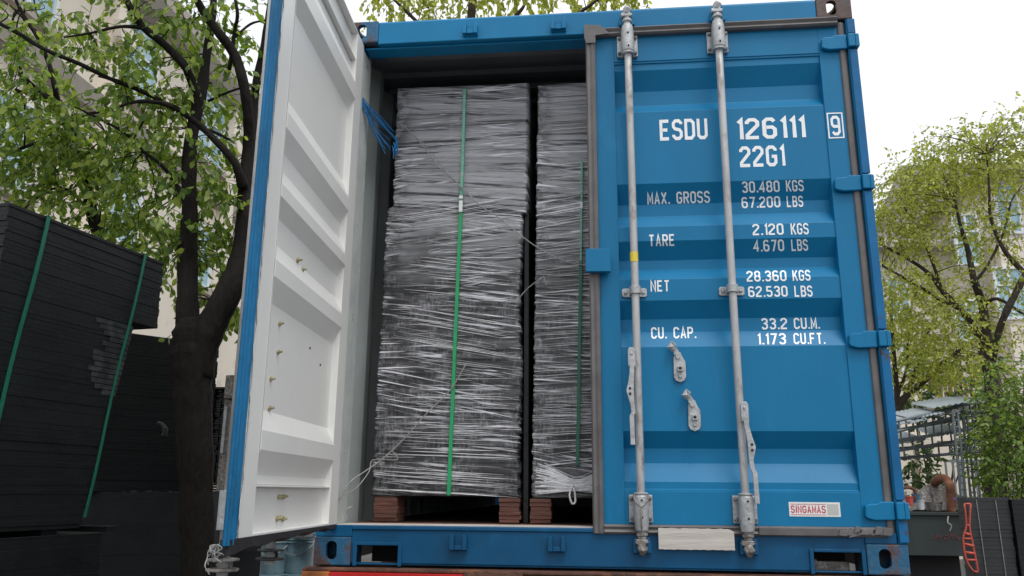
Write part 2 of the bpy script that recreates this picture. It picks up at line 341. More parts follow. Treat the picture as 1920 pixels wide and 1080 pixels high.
for x0 in (0, W_-.162):
    for z0 in (0, H_-.118):
        mt = M_castb if (x0 > 1 and z0 > 1) else M_cast
        casting(x0, -.004, z0, mt, True)
        bk = C(); bk.box(x0, x0+.162, L_-.178, L_, z0, z0+.118); bk.build('corner_casting', M_cast, CT, bevel=.006)
# --- posts
for s, x0, x1 in ((0, .0, .085), (1, W_-.034, W_)):
    p = C(); p.box(x0, x1, .0, .12, .118, H_-.118)
    if s == 1:
        p.box(W_-.085, W_-.034, .075, .12, .118, H_-.118)
        # stepped hinge lugs on the post
    p.build('corner_post', M_blue, CT, bevel=.004)
j = C(); j.box(.085, .090, .006, .118, .17, 2.44); j.box(.060, .085, .121, .165, .17, 2.47); j.build('door_jamb', M_wallw, CT, bevel=.002)
for x0 in (0, W_-.1):
    p = C(); p.box(x0, x0+.1, L_-.1, L_, .118, H_-.118); p.build('corner_post', M_blue, CT)
# --- header
h = C()
h.prism([(.0, 2.462), (.0, 2.578), (.012, H_), (.12, H_), (.12, 2.478), (.03, 2.462)], .162, W_-.162, 'x')
h.box(.09, W_-.09, .031, .119, 2.452, 2.4619)
h.build('door_header', M_blue, CT, bevel=.004)
# --- sill
def sill_outline():
    return [(.162,.012),(.183,.012),(.19,.088),(.365,.088),(.373,.012),(2.065,.012),(2.072,.088),(2.258,.088),(2.262,.012),(2.276,.012),(2.276,.148),(.162,.148)]
s_ = C(); s_.prism(sill_outline(), .004, .012, 'y')
s_.prism([(.0121,.10),(.15,.10),(.15,.166),(.0,.166),(-.003,.162),(-.003,.1482),(.0121,.1482)], .163, W_-.163, 'x')
s_.prism([(-.003,.1188),(.15,.1188),(.15,.166),(-.003,.166)], .04, .1629, 'x')
s_.prism([(-.003,.1188),(.15,.1188),(.15,.160),(-.003,.160)], W_-.1629, W_-.04, 'x')
# raised rims round the two pockets
for a, b in ((.183, .373), (2.065, 2.262)):
    s_.box(a-.010, a+.006, -.006, .0035, .0, .096); s_.box(b-.006, b+.010, -.006, .0035, .0, .096); s_.box(a+.0065, b-.0065, -.006, .0035, .084, .097)
s_.box(.163, 2.275, .0125, .05, .004, .012)
s_.build('door_sill', M_sill, CT, bevel=.0025)
pk = C()
for a, b in ((.19, .367), (2.07, 2.258)): pk = C(); pk.box(a, b, .24, .25, -.0, .088); pk.box(a, b, .0505, .2399, .0885, .09); pk.build('pocket_shade', M_dark, CT)  # near-black plates standing in for the shade inside the pockets
pg = C(); pg.box(2.10, 2.235, .10, .16, .0, .042); pg.box(2.085, 2.105, .09, .14, .0, .05); pg.build('pocket_plate', M_grime, CT, bevel=.003)
# --- keepers (pairs of lugs with a lip)
def keeper(x, z, up, mt):
    k = C(); d = 1 if up else -1
    for sx in (-1, 1):
        k.prism([(x+sx*.017, z-.03), (x+sx*.036, z-.03), (x+sx*.036, z+.012*1), (x+sx*.030, z+.03), (x+sx*.019, z+.03)], -.032, -.001, 'y')
    k.box(x-.038, x+.038, -.012, -.0012, z-.034, z-.0305)
    if up: k.box(x-.0165, x+.0165, -.026, -.001, z-.028, z-.005)
    else: k.box(x-.0165, x+.0165, -.026, -.001, z-.030, z-.012)
    k.build('cam_keeper', mt, CT, bevel=.003)
for x in (.628, 1.06, 1.389, 1.815): keeper(x, 2.512, True, M_blue)
for x in (.628, 1.04, 1.389, 1.815): keeper(x, .102, False, M_sill)
# --- shell
fl = C(); fl.box(.09, W_-.09, .1501, L_-.05, .13, .168); fl.build('floor', M_rustd, CT)
fe = C(); fe.box(.09, W_-.09, .004, .1499, .1661, .1695); fe.build('threshold_plate', M_card, CT)
rf = C()
pr = []; y = .12
while y < L_-.12:
    pr += [(y, 2.535), (y+.07, 2.535), (y+.09, 2.555), (y+.16, 2.555)]; y += .18
rf.sheet(pr, .05, W_-.05, .004, 'x'); rf.box(.04, W_-.04, .1205, .20, 2.49, 2.53)
rf.box(.0, .05, .174, L_-.178, 2.53, 2.59); rf.box(W_-.05, W_, .174, L_-.178, 2.53, 2.59)
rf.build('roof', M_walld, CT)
def corr_poly(x_in, x_out):
    pr = []; y = .125
    while y < L_-.15: pr += [(x_in, y), (x_in, y+.072), (x_out, y+.14), (x_out, y+.21)]; y += .278
    return pr
for xin, xout, nm in ((.068, .032, 'side_wall'), (W_-.068, W_-.032, 'side_wall')):
    sw = C(); pr = corr_poly(xin, xout); th = -.003 if xin < 1 else .003
    sw.prism(pr + [(x+th, y) for x, y in reversed(pr)], .10, 2.535, 'z')
    xa = (0, .06) if xin < 1 else (W_-.06, W_)
    sw.box(xa[0], xa[1], .174, L_-.178, .0, .10)
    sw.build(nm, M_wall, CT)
ew = C(); ew.box(.1, W_-.1, L_-.05, L_-.045, .0, 2.58); ew.build('end_wall', M_wall, CT)

# --- door profile (z, depth) shared by the two doors; depth measured inwards from the outer face
PROF = [(.300,.004),(.324,.004),(.326,.010),(.355,.010),(.433,.053),(.495,.053),(.566,.006),(.929,.006),(1.004,.053),(1.062,.053),(1.138,.006),
        (1.235,.006),(1.289,.053),(1.335,.053),(1.414,.006),(1.482,.006),(1.545,.053),(1.604,.053),(1.690,.006),(2.050,.006),(2.104,.053),(2.178,.053),(2.268,.010),(2.300,.010),(2.302,.004),(2.330,.004)]
def prof_y(z):
    for (a, ya), (b, yb) in zip(PROF, PROF[1:]):
        if a <= z <= b: return ya + (yb-ya)*(z-a)/(b-a)
    return 0.0
YF = .016                                # outer face of the shut door
RD = C()
xL, xR = 1.236, 2.392; pL, pR = 1.325, 2.278; zB, zT = .182, 2.452
RD.prism([(z, YF+y) for z, y in PROF] and [(YF+y, z) for z, y in PROF] + [(YF+y+.003, z) for z, y in reversed(PROF)], pL-.004, pR+.004, 'x')
RD.box(xL, pL, YF, YF+.05, zB, zT); RD.box(pR, xR-.02, YF, YF+.05, zB, zT)
RD.box(pL+.0002, pR-.0002, YF, YF+.05, zB, .318); RD.box(pL+.0002, pR-.0002, YF, YF+.05, 2.312, zT)
door = RD.build('door', M_blue, CT, bevel=.004)
DW = Vector(door['_w'])
# gasket
gk = C()
def gprof(w): return [(-.012, 0), (-.018, w*.25), (-.014, w*.45), (-.020, w*.7), (-.006, w), (.03, w), (.03, 0)]
# left vertical: profile in (x,y)
gk.prism([(1.190,-.006),(1.197,-.016),(1.210,-.010),(1.222,-.018),(1.236,-.006),(1.236,.05),(1.190,.03)], .145, 2.488, 'z')
gk.prism([(-.006,2.442),(-.016,2.450),(-.008,2.462),(-.018,2.476),(-.004,2.488),(-.001,2.489),(.03,2.452),(.03,2.442)], 1.2362, 2.365, 'x')
gk.prism([(.03,.182),(-.004,.182),(-.016,.174),(-.008,.163),(-.016,.152),(-.006,.143),(-.004,.143),(.03,.168)], 1.2362, 2.365, 'x')
gk.prism([(2.366,.0155),(2.370,.006),(2.380,.002),(2.392,.006),(2.403,.018),(2.403,.05),(2.3725,.05),(2.3725,.0155)], .15, 2.46, 'z')
gk.prism([(-.019,.148),(-.022,.176),(-.012,.180),(-.008,.145)], 1.86, 2.25, 'x')
gk.build('door_gasket', M_rub, door, bevel=.0015)
lug = C()
for i in range(9):
    x = 2.17+.022*i+rnd.uniform(-.008,.008); z = .165+.008*rnd.uniform(-1, 1); ww = rnd.uniform(.018,.05); lug.prism([(x, z-rnd.uniform(.008,.02)), (x+ww*.8, z-rnd.uniform(.004,.02)), (x+ww, z+rnd.uniform(.006,.018)), (x+.008, z+rnd.uniform(.01,.02))], -.030+.003*(i%3), -.0205, 'y')
lug.build('torn_gasket', M_rub, door, bevel=.004)
# stepped cap at the gasket corner
c_ = C(); c_.prism([(1.184,2.500),(1.184,2.43),(1.192,2.40),(1.238,2.400),(1.238,2.440),(1.30,2.446),(1.30,2.452),(1.26,2.494)], -.022, -.0185, 'y'); c_.build('gasket_corner', M_rub, door, bevel=.001)
# hinges: blades and knuckles
hz = [2.352, 1.654, .949, .247]
for z in hz:
    k = C()
    k.prism([(2.284,z-.022),(2.290,z-.030),(2.318,z-.038),(2.400,z-.036),(2.400,z+.036),(2.345,z+.036),(2.335,z+.028),(2.300,z+.026),(2.286,z+.018)], YF-.026, YF-.001, 'y')
    k.box(2.4005, 2.432, -.026, -.006, z-.034, z+.034)
    k.prism([(2.41+.0*0,z)]*0 or [(2.4325,z-.036),(2.4325,z+.036),(2.452,z+.032),(2.452,z-.032)], -.022, .06, 'y')
    k.build('hinge', M_blue, door, bevel=.005, seg=3)
lg = C()
pz = .12
for z in reversed(hz):
    lg.box(2.406, 2.442, -.012, -.001, pz+.004, z-.042); pz = z+.038
lg.box(2.406, 2.442, -.012, -.001, pz+.004, 2.468)
lg.build('post_edge', M_blueworn, CT, bevel=.003)
# lock rods
RY = -.036
def rod(x, dx, hub_z, flip):
    r = C(); r.tube([(x, RY, .085), (x+dx*.3, RY, .4), (x+dx, RY, 1.2), (x+dx*.3, RY, 2.1), (x, RY, 2.56)], .0168, 20)
    r.build('lock_rod', M_rod, door, smooth=True)
    # sleeves + plates
    for zc, top in ((2.385, True), (.246, False)):
        b = C(); b.box(x-.049, x+.049, -.002, .0155, zc-.056, zc+.056); b.build('rod_bracket_plate', M_galv, door, bevel=.004)
        sgn = 1 if top else -1
        zz = [zc-sgn*.066, zc-sgn*.064, zc-sgn*.058, zc-sgn*.055, zc-sgn*.048, zc-sgn*.03, zc, zc+sgn*.05, zc+sgn*.085, zc+sgn*.09]
        rr = [.022, .030, .030, .026, .030, .0315, .0315, .030, .026, .020]
        b = C(); b.tube([(x, RY, z) for z in zz], rr, 28)
        b.build('rod_sleeve', M_galv, door, smooth=False, bevel=.001)
        for sx in (-.038, .038):
            for sz in (-.04, .04): q = C(); q.tube([(x+sx, -.002, zc+sz), (x+sx, -.009, zc+sz), (x+sx, -.013, zc+sz)], [.0085, .0085, .004], 12); q.build('bolt', M_grime, door)
        for sz in (-.034, .034): q = C(); q.tube([(x+.002, RY-.034, zc+sz), (x+.002, RY-.02, zc+sz)], .0045, 10); q.build('grease_hole', M_dark, door)
    # cams
    for z0, sg, mt in ((2.49, 1, M_galv), (.150, -1, M_grime)):
        b = C()
        b.tube([(x, RY, z0), (x, RY, z0+sg*.012)], .024, 18)
        b.tube([(x, RY, z0+sg*.013), (x, RY, z0+sg*.022)], .019, 18)
        b.prism([(x-.026, z0+sg*.024), (x+.020, z0+sg*.024), (x+.026, z0+sg*.036), (x+.012, z0+sg*.042), (x+.016, z0+sg*.052), (x+.024, z0+sg*.060), (x+.010, z0+sg*.078), (x-.008, z0+sg*.082), (x-.016, z0+sg*.068), (x-.010, z0+sg*.050), (x-.030, z0+sg*.040)], RY-.02, RY+.016, 'y')
        b.tube([(x-.004, RY-.004, z0+sg*.05), (x+.002, RY-.012, z0+sg*.066), (x, RY, z0+sg*.084)], [.022, .020, .010], 10)
        b.build('rod_cam', mt, door, bevel=.003)
    # middle guide
    zc = 1.172
    b = C(); b.prism([(x-.055, zc-.014), (x-.048, zc-.020), (x+.048, zc-.020), (x+.055, zc-.014), (x+.055, zc+.014), (x+.048, zc+.020), (x-.048, zc+.020), (x-.055, zc+.014)], .010, .0155, 'y')
    b.tube([(x+dx, RY, zc-.018), (x+dx, RY, zc+.018)], .0245, 20)
    b.box(x-.022, x+.022, RY+.01, .0098, zc-.014, zc+.014)
    for sx in (-.038, .038): b.tube([(x+sx, .0098, zc), (x+sx, .003, zc)], [.009, .006], 10)
    b.build('rod_guide', M_galv, door, bevel=.002)
    # hub clevis + handle
    s = -1 if flip else 1
    hx = x - .022 if flip else x + .012
    b = C(); b.prism([(hx-.017, hub_z-.04), (hx-.017, hub_z+.03), (hx-.010, hub_z+.040), (hx+.006, hub_z+.040), (hx+.013, hub_z+.03), (hx+.013, hub_z-.04)], RY-.040, RY-.034, 'y')
    b.prism([(hx-.014, hub_z-.045), (hx-.014, hub_z+.033), (hx-.008, hub_z+.037), (hx+.010, hub_z+.037), (hx+.015, hub_z+.03), (hx+.015, hub_z-.045)], RY-.033, RY-.012, 'y')
    b.tube([(hx-.002, RY-.046, hub_z+.014), (hx-.002, RY-.034, hub_z+.014)], .007, 10)
    b.build('handle_hub', M_galv, door, bevel=.003)
    zz = [hub_z+.01, hub_z-.06, hub_z-.10, hub_z-.145, hub_z-.20, hub_z-.235, hub_z-.25, hub_z-.37]
    if flip: xs = [0, -.002, -.006, -.012, -.004, .000, -.008, -.006]
    else: xs = [0, .002, .010, .018, .012, .016, .024, .026]
    wd = [.010, .010, .011, .016, .009, .009, .0095, .0095]
    L = [(hx+a-w_, z) for a, w_, z in zip(xs, wd, zz)]; Rr = [(hx+a+w_, z) for a, w_, z in zip(xs, wd, zz)]
    b = C(); b.prism(L+Rr[::-1], RY-.030, RY-.041, 'y')
    o = b.build('handle', M_galv, door, bevel=.002)
    b = C()
    for dz in (-.135, -.158): b.tube([(hx+xs[3], RY-.0445, hub_z+dz), (hx+xs[3], RY-.03, hub_z+dz)], .0055, 10)
    b.build('handle_hole', M_dark, door)
rod(1.389, .002, .872, True)
rod(1.812, -.004, .640, False)
yt = C(); yt.tube([(1.3898, RY, 1.30), (1.3898, RY, 1.345)], .0182, 20, cap=False); yt.build('yellow_tape', M_yel, door, smooth=True)
# chain on first bottom bracket
ch = C()
for sx in (-1, 1):
    ch.tube(smooth_path([(1.389+sx*.028, RY-.03, .305), (1.389+sx*.027, RY-.036, .285), (1.389+sx*.014, RY-.04, .262), (1.389, RY-.038, .25), (1.386, RY-.036, .20), (1.389, RY-.03, .15)]), .0032, 6)
ch.build('wire_loop', M_grime, door)
# handle retainers
for x, zt in ((1.573, .930), (1.626, .722)):
    b = C()
    n = [(x-.026,zt-.135),(x-.018,zt-.150),(x,zt-.158),(x+.018,zt-.150),(x+.026,zt-.135),(x+.026,zt-.070),(x+.014,zt-.050),(x+.006,zt-.028),(x-.016,zt-.026),(x-.024,zt-.05)]
    b.prism(n, .008, .0205, 'y')
    b.prism([(x-.020, zt-.042), (x+.004, zt-.035), (x-.010, zt-.008), (x-.034, zt-.012)], .0, .0078, 'y')
    b.tube([(x-.026, -.006, zt-.018), (x-.036, -.010, zt-.004), (x-.030, -.012, zt+.006), (x-.016, -.006, zt)], [.014, .018, .015, .008], 12)
    b.tube([(x-.006, .0, zt-.046), (x-.006, .0075, zt-.046)], .011, 12)
    b.box(x-.010, x+.012, -.012, .0075, zt-.112, zt-.090)
    b.tube([(x, -.001, zt-.132), (x, .0075, zt-.132)], [.006, .009], 10)
    b.build('handle_retainer', M_galv, door, bevel=.002)
    d = C(); d.tube([(x, -.0125, zt-.100), (x, -.0085, zt-.100)], .007, 10); d.build('retainer_hole', M_dark, door)
# blue lug plate bridging the two doors
b = C(); b.prism([(1.176,1.258),(1.286,1.256),(1.286,1.358),(1.283,1.362),(1.180,1.364),(1.176,1.358)], -.050, -.022, 'y'); b.box(1.25, 1.282, -.0215, .0155, 1.28, 1.35); b.build('door_lug', M_blue, door, bevel=.006, seg=3)

# --- lettering
G = {
 'E':[[(3,0),(0,0),(0,6),(3,6)],[(.48,3),(2.5,3)]],
 'S':[[(0,1.3),(0,.8),(.8,0),(2.2,0),(3,.8),(3,2.1),(2.4,2.9),(.6,3.3),(0,4),(0,5.2),(.8,6),(2.2,6),(3,5.2),(3,4.8)]],
 'D':[[(0,0),(0,6),(2.1,6),(3,5.1),(3,.9),(2.1,0),'c']],
 'U':[[(0,6.45),(0,.8),(.8,0),(2.2,0),(3,.8),(3,6.45)]],
 '1':[[(.1,5.0),(1.0,6.0),(1.0,-.45)]],
 '2':[[(0,4.6),(0,5.2),(.8,6),(2.2,6),(3,5.2),(3,4.1),(0,.9),(0,0),(3.2,0)]],
 '6':[[(2.9,5.2),(2.2,6),(.8,6),(0,5.2),(0,.8),(.8,0),(2.2,0),(3,.8),(3,2.6),(2.3,3.3),(.48,3.3)]],
 'G':[[(3,4.7),(3,5.2),(2.2,6),(.8,6),(0,5.2),(0,.8),(.8,0),(2.2,0),(3,.8),(3,2.8),(1.6,2.8)]],
 '9':[[(.1,.8),(.8,0),(2.2,0),(3,.8),(3,5.2),(2.2,6),(.8,6),(0,5.2),(0,3.4),(.7,2.7),(2.52,2.7)]],
 'M':[[(0,-.45),(0,6.1),(1.6,1.3),(3.2,6.1),(3.2,-.45)]],
 'A':[[(0,-.45),(1.5,6.3),(3,-.45)],[(.85,1.7),(2.15,1.7)]],
 'X':[[(0,-.3),(3,6.3)],[(0,6.3),(1.15,3.75)],[(1.85,2.25),(3,-.3)]],
 'R':[[(0,-.45),(0,6),(2.2,6),(3,5.2),(3,3.6),(2.2,2.9),(.48,2.9)],[(1.7,2.42),(3,-.45)]],
 'O':[[(.8,0),(0,.8),(0,5.2),(.8,6),(2.2,6),(3,5.2),(3,.8),(2.2,0),'c']],
 '0':[[(.8,0),(0,.8),(0,5.2),(.8,6),(2.2,6),(3,5.2),(3,.8),(2.2,0),'c']],
 'K':[[(0,-.45),(0,6.45)],[(.48,2.6),(3,6.4)],[(1.35,3.1),(3.1,-.45)]],
 'L':[[(0,6.45),(0,0),(2.9,0)]],
 'B':[[(0,0),(0,6),(2.1,6),(2.8,5.3),(2.8,3.9),(2.1,3.1),(3,2.3),(3,.8),(2.2,0),'c'],[(.48,3.1),(1.9,3.1)]],
 'T':[[(-.1,6),(3.1,6)],[(1.5,5.5),(1.5,-.45)]],
 'N':[[(0,-.45),(0,6.2),(3,-.2),(3,6.45)]],
 'C':[[(3,4.7),(3,5.2),(2.2,6),(.8,6),(0,5.2),(0,.8),(.8,0),(2.2,0),(3,.8),(3,1.3)]],
 'P':[[(0,-.45),(0,6),(2.2,6),(3,5.2),(3,3.6),(2.2,2.8),(.48,2.8)]],
 'F':[[(0,-.45),(0,6),(3,6)],[(.48,3.1),(2.4,3.1)]],
 '3':[[(0,5.0),(.8,6),(2.2,6),(3,5.2),(3,4),(1.7,3.2),(3,2.4),(3,.8),(2.2,0),(.8,0),(0,1)]],
 '8':[[(.8,3.1),(0,2.3),(0,.8),(.8,0),(2.2,0),(3,.8),(3,2.3),(2.2,3.1),(2.9,3.9),(2.9,5.3),(2.2,6),(.8,6),(.1,5.3),(.1,3.9),'c']],
 '4':[[(2.3,-.45),(2.3,6),(0,1.6),(1.8,1.6)],[(2.8,1.6),(3.3,1.6)]],
 '5':[[(2.9,6),(.1,6),(.1,3.4),(2.2,3.4),(3,2.6),(3,.8),(2.2,0),(.8,0),(0,.9)]],
 '7':[[(0,6),(3,6),(1.1,-.45)]],
 'I':[[(.3,-.45),(.3,6.45)]],
 '.':[[(.2,-.45),(.2,.55)]],
}
ADV = {'1':2.6,'.':1.9,' ':4.2,'M':5.0,'I':2.2}
def ribbon(poly, wd):
    closed = poly[-1] == 'c'
    P = [Vector(q) for q in poly if q != 'c']; n = len(P); L = []; Rr = []
    for i in range(n):
        a = P[i-1] if (i > 0 or closed) else None; c = P[(i+1)%n] if (i < n-1 or closed) else None
        d1 = (P[i]-a).normalized() if a is not None else None; d2 = (c-P[i]).normalized() if c is not None else None
        if d1 is None: d1 = d2
        if d2 is None: d2 = d1
        n1 = Vector((-d1.y, d1.x)); n2 = Vector((-d2.y, d2.x)); mN = (n1+n2).normalized(); k = wd/2/max(.45, mN.dot(n1))
        L.append(P[i]+mN*k); Rr.append(P[i]-mN*k)
    vs = L+Rr; fs = [(i, (i+1)%n, n+(i+1)%n, n+i) for i in range(n if closed else n-1)]
    return vs, fs
def text(s, x0, x1, z0, z1, mt=None, stroke=1.12, surf=True, parent=None, name='lettering', y=None):
    mt = mt or M_letter
    vs = []; fs = []; cx = 0
    for chh in s:
        for poly in G.get(chh, []):
            a, b = ribbon(poly, stroke); o = len(vs)
            vs += [Vector((p.x+cx, p.y)) for p in a]; fs += [tuple(o+i for i in f) for f in b]
        cx += ADV.get(chh, 4.9)
    mnx = min(v.x for v in vs); mxx = max(v.x for v in vs); kz = (z1-z0)/6.95; kx = (x1-x0)/(mxx-mnx)
    bm = bmesh.new(); bv = [bm.verts.new((x0+(v.x-mnx)*kx, 0, z0+(v.y+.475)*kz)) for v in vs]
    for f in fs:
        try: bm.faces.new([bv[i] for i in f])
        except ValueError: pass
    if surf:
        for z, _ in PROF:
            if z0-.03 < z < z1+.03:
                # measured heights belong to the outer plane; follow the fold depth along the sight line
                for _k in (0,):
                    zz = z - (prof_y(z)-.004)*(z-.308)/3.57
                    bmesh.ops.bisect_plane(bm, geom=bm.verts[:]+bm.edges[:]+bm.faces[:], plane_co=(0,0,zz), plane_no=(0,0,1), dist=1e-5)
    for v in bm.verts:
        if surf:
            z = v.co.z
            for _k in range(6): z = v.co.z + (prof_y(z)-.004)*(v.co.z-.308)/3.57
            v.co.x += (prof_y(z)-.004)*(v.co.x-1.2207)/3.57
            v.co.z = z; v.co.y = YF + prof_y(z) - .0012
        else: v.co.y = y
    bmesh.ops.recalc_face_normals(bm, faces=bm.faces)
    par = parent or door; base = world_of(par)
    for v in bm.verts: v.co = CM @ v.co - base
    me = bpy.data.meshes.new(name); bm.to_mesh(me); bm.free(); me.materials.append(mt)
    o = bpy.data.objects.new(name, me); COL.objects.link(o); o.parent = par; o['_w'] = list(base)
    return o
text('ESDU', 1.528, 1.747, 1.901, 2.004); text('126111', 1.880, 2.187, 1.892, 1.995); text('22G1', 1.884, 2.086, 1.756, 1.856)
text('9', 2.299, 2.340, 1.894, 1.990, stroke=1.05, surf=False, y=YF-.0012)
bx = C()
for q in ((2.284, 2.290, 1.879, 2.006), (2.348, 2.354, 1.879, 2.006), (2.2902, 2.3478, 1.879, 1.885), (2.2902, 2.3478, 2.000, 2.006)): bx.box(q[0], q[1], YF-.002, YF-.0008, q[2], q[3])
bx.build('lettering', M_letter, door)
SM = 1.06
text('MAX. GROSS', 1.460, 1.741, 1.588, 1.645, stroke=SM)
text('30.480', 1.886, 2.052, 1.631, 1.685, stroke=SM); text('KGS', 2.080, 2.157, 1.631, 1.685, stroke=SM)
text('67.200', 1.880, 2.050, 1.558, 1.610, stroke=SM); text('LBS', 2.078, 2.149, 1.557, 1.609, stroke=SM)
text('TARE', 1.463, 1.573, 1.388, 1.443, stroke=SM)
text('2.120', 1.920, 2.055, 1.429, 1.481, stroke=SM); text('KGS', 2.086, 2.163, 1.428, 1.480, stroke=SM)
text('4.670', 1.916, 2.052, 1.353, 1.406, stroke=SM); text('LBS', 2.083, 2.154, 1.352, 1.405, stroke=SM)
text('NET', 1.461, 1.542, 1.178, 1.229, stroke=SM)
text('28.360', 1.881, 2.052, 1.216, 1.264, stroke=SM); text('KGS', 2.078, 2.154, 1.216, 1.264, stroke=SM)
text('62.530', 1.884, 2.052, 1.146, 1.194, stroke=SM); text('LBS', 2.081, 2.157, 1.144, 1.193, stroke=SM)
text('CU. CAP.', 1.457, 1.651, .966, 1.016, stroke=SM)
text('33.2', 1.931, 2.040, 1.001, 1.050, stroke=SM); text('CU.M.', 2.068, 2.176, 1.001, 1.050, stroke=SM)
text('1.173', 1.911, 2.030, .935, .983, stroke=SM); text('CU.FT.', 2.062, 2.193, .935, .983, stroke=SM)
# sticker
st = C(); st.box(1.991, 2.194, YF-.0012, YF-.0002, .221, .278); st_o = st.build('maker_sticker', M_stick, door)
text('SINGAMAS', 1.998, 2.136, .235, .264, mt=M_redp, stroke=1.05, surf=False, y=YF-.0018)
sb = C(); sb.box(1.997, 2.137, YF-.0020, YF-.0013, .2275, .2292); sb.box(1.997, 2.137, YF-.0020, YF-.0013, .2690, .2707); sb.build('sticker_rules', M_redp, door)
sg_ = C(); sg_.box(2.143, 2.187, YF-.0020, YF-.0013, .228, .271); sg_.build('sticker_patch', M_stickg, door)

# --- weathered board on the gasket
cb = C(); n = 24
top = [(1.455 + (.305)*i/n, .170+.0012*math.sin(i*1.7)+.001*rnd.uniform(-1,1)) for i in range(n+1)]; bot = [(1.455+.303*i/n, .088+.0008*math.sin(i*2.3)-.001*rnd.random()) for i in range(n+1)]
top[-1] = (1.758, .158); top[-2] = (1.745, .166)
cb.prism(bot+top[::-1], -.034, -.024, 'y'); o = cb.build('wooden_board', M_card, bevel=.001, origin=(1.6, -.03, ZB+.088))
tag(o, 'pale weathered wooden board wedged under the shut right door', 'board')

# --- LEFT DOOR (open)
ANG = 0.0521373; X0 = .0924354
sv = Vector((math.sin(ANG), -math.cos(ANG), 0)); nv = Vector((math.cos(ANG), math.sin(ANG), 0))
DM = Matrix(((sv.x, nv.x, 0, X0), (sv.y, nv.y, 0, 0), (0, 0, 1, ZB), (0, 0, 0, 1)))   # (s, t, z)
def Dm(): return MB(DM)
ld = Dm(); T = .036
ip = [(-T+y*.72, z) for z, y in PROF]      # t = -T + depth
a0, a1 = .125, 1.003
ld.prism([(z_t, z) for z_t, z in ip] + [(t+.003, z) for t, z in reversed(ip)], a0-.004, a1+.004, 'x')
ld.box(0, a0, -T, 0, .168, 2.458); ld.box(a1, 1.128, -T, 0, .168, 2.458)
# bottom and top rails: web outside, thin inner flanges (shelves)
ld.box(a0+.0002, a1-.0002, -T, -T+.006, .168, .3245); ld.box(a0+.0002, a1-.0002, -T+.0062, -.004, .3180, .3235); ld.box(a0+.0002, a1-.0002, -T+.0062, 0, .168, .176)
ld.box(a0+.0002, a1-.0002, -T, -T+.006, 2.306, 2.458); ld.box(a0+.0002, a1-.0002, -T+.0062, -.004, 2.309, 2.3145); ld.box(a0+.0002, a1-.0002, -T+.0062, 0, 2.450, 2.458)
ldo = ld.build('door', [M_white, M_blue], CT, bevel=.003)
for p in ldo.data.polygons:
    c = p.center + world_of(ldo)
    dd = (Vector((c.x, c.y, 0)) - Vector((X0, 0, 0))).dot(nv)
    p.material_index = 1 if (p.normal.dot(nv) < -.2 and dd < -.008) else 0
ldo['label'] = 'open door with a white inner face'
door['label'] = 'shut blue door with white lettering'
# gasket (blue painted, ribbed) on the free edge; black rubber along bottom; pale seal at hinge side
gb = Dm(); gb.prism([(1.1285,-.030),(1.14,-.032),(1.160,-.024),(1.175,-.026),(1.195,-.014),(1.206,-.012),(1.204,-.002),(1.194,-.006),(1.186,.002),(1.174,-.004),(1.162,.005),(1.150,-.004),(1.140,.003),(1.1285,-.004)], .150, 2.47, 'z')
gb.build('door_gasket', M_bluedoor, ldo, bevel=.002)
ov = Dm(); N3 = 120; q0 = [(1.120, .17+2.28*i/N3) for i in range(N3+1)]; q1 = [(1.1288+.010*abs(math.sin(i*.37)*math.sin(i*.113+1))+rnd.uniform(0,.006), .17+2.28*i/N3) for i in range(N3+1)]
ov.add([(s_, .0046 if s_ < 1.1281 else .0062, z_) for s_, z_ in q0]+[(s_, .0062, z_) for s_, z_ in q1]+[(s_, .0002, z_) for s_, z_ in q0]+[(s_, .0050, z_) for s_, z_ in q1],
  [f for i in range(N3) for f in ((i, i+1, N3+2+i, N3+1+i), (2*N3+2+i, 3*N3+3+i, 3*N3+4+i, 2*N3+3+i), (N3+1+i, N3+2+i, 3*N3+4+i, 3*N3+3+i), (i, 2*N3+2+i, 2*N3+3+i, i+1))])
ov.build('paint_overspray', M_white, ldo)
gu = Dm(); pts = []
N_ = 30
for i in range(N_):
    s0 = 1.18*i/N_; s1 = 1.18*(i+1)/N_; d0 = .012+.028*(i/N_)**2+.004*math.sin(i*.9); d1 = .012+.028*((i+1)/N_)**2+.004*math.sin((i+1)*.9)
    gu.add([(s0,-.030,.1678),(s0,.002,.1678),(s1,.002,.1678),(s1,-.030,.1678),(s0,-.03,.168-d0-.012),(s0,.004,.168-d0),(s1,.004,.168-d1),(s1,-.03,.168-d1-.012)],
           [(4,5,6,7),(0,3,2,1),(1,2,6,5),(0,4,7,3)] + ([(0,1,5,4)] if i == 0 else []) + ([(2,3,7,6)] if i == N_-1 else []))
gu.build('bottom_gasket', M_rubd, ldo)
gh = Dm(); gh.prism([(-.0002,-.040),(-.0002,-.006),(-.016,-.002),(-.022,-.020),(-.016,-.04)], .17, 2.45, 'z'); gh.build('hinge_seal', M_wallw, ldo, bevel=.002)
# bolts
bolts = [(.690,1.150),(.636,1.128),(.832,.877),(.826,.777),(.875,.676),(.868,.577),(.700,.285),(.665,.285),(.640,.286),(.700,.212),(.665,.214),(.640,.208)]
for s_b, z_b in bolts:
    b = Dm(); t0 = -T + prof_y(z_b)*.72+.003 if z_b > .33 else -T+.006
    k = rnd.uniform(.8, 1.1)
    b.tube([(s_b, t0, z_b), (s_b, t0+.006, z_b)], .010*k, 7); b.tube([(s_b, t0+.006, z_b), (s_b, t0+.020*k, z_b+.002)], [.005, .004], 8)
    b.build('bolt', M_brass, ldo)
b = Dm()
for q in ((.455,.855),(.300,.812)): b.tube([(q[0], -T+.0070, q[1]), (q[0], -T+.010, q[1])], .005, 10)
b.build('screw_hole', M_dark, ldo)
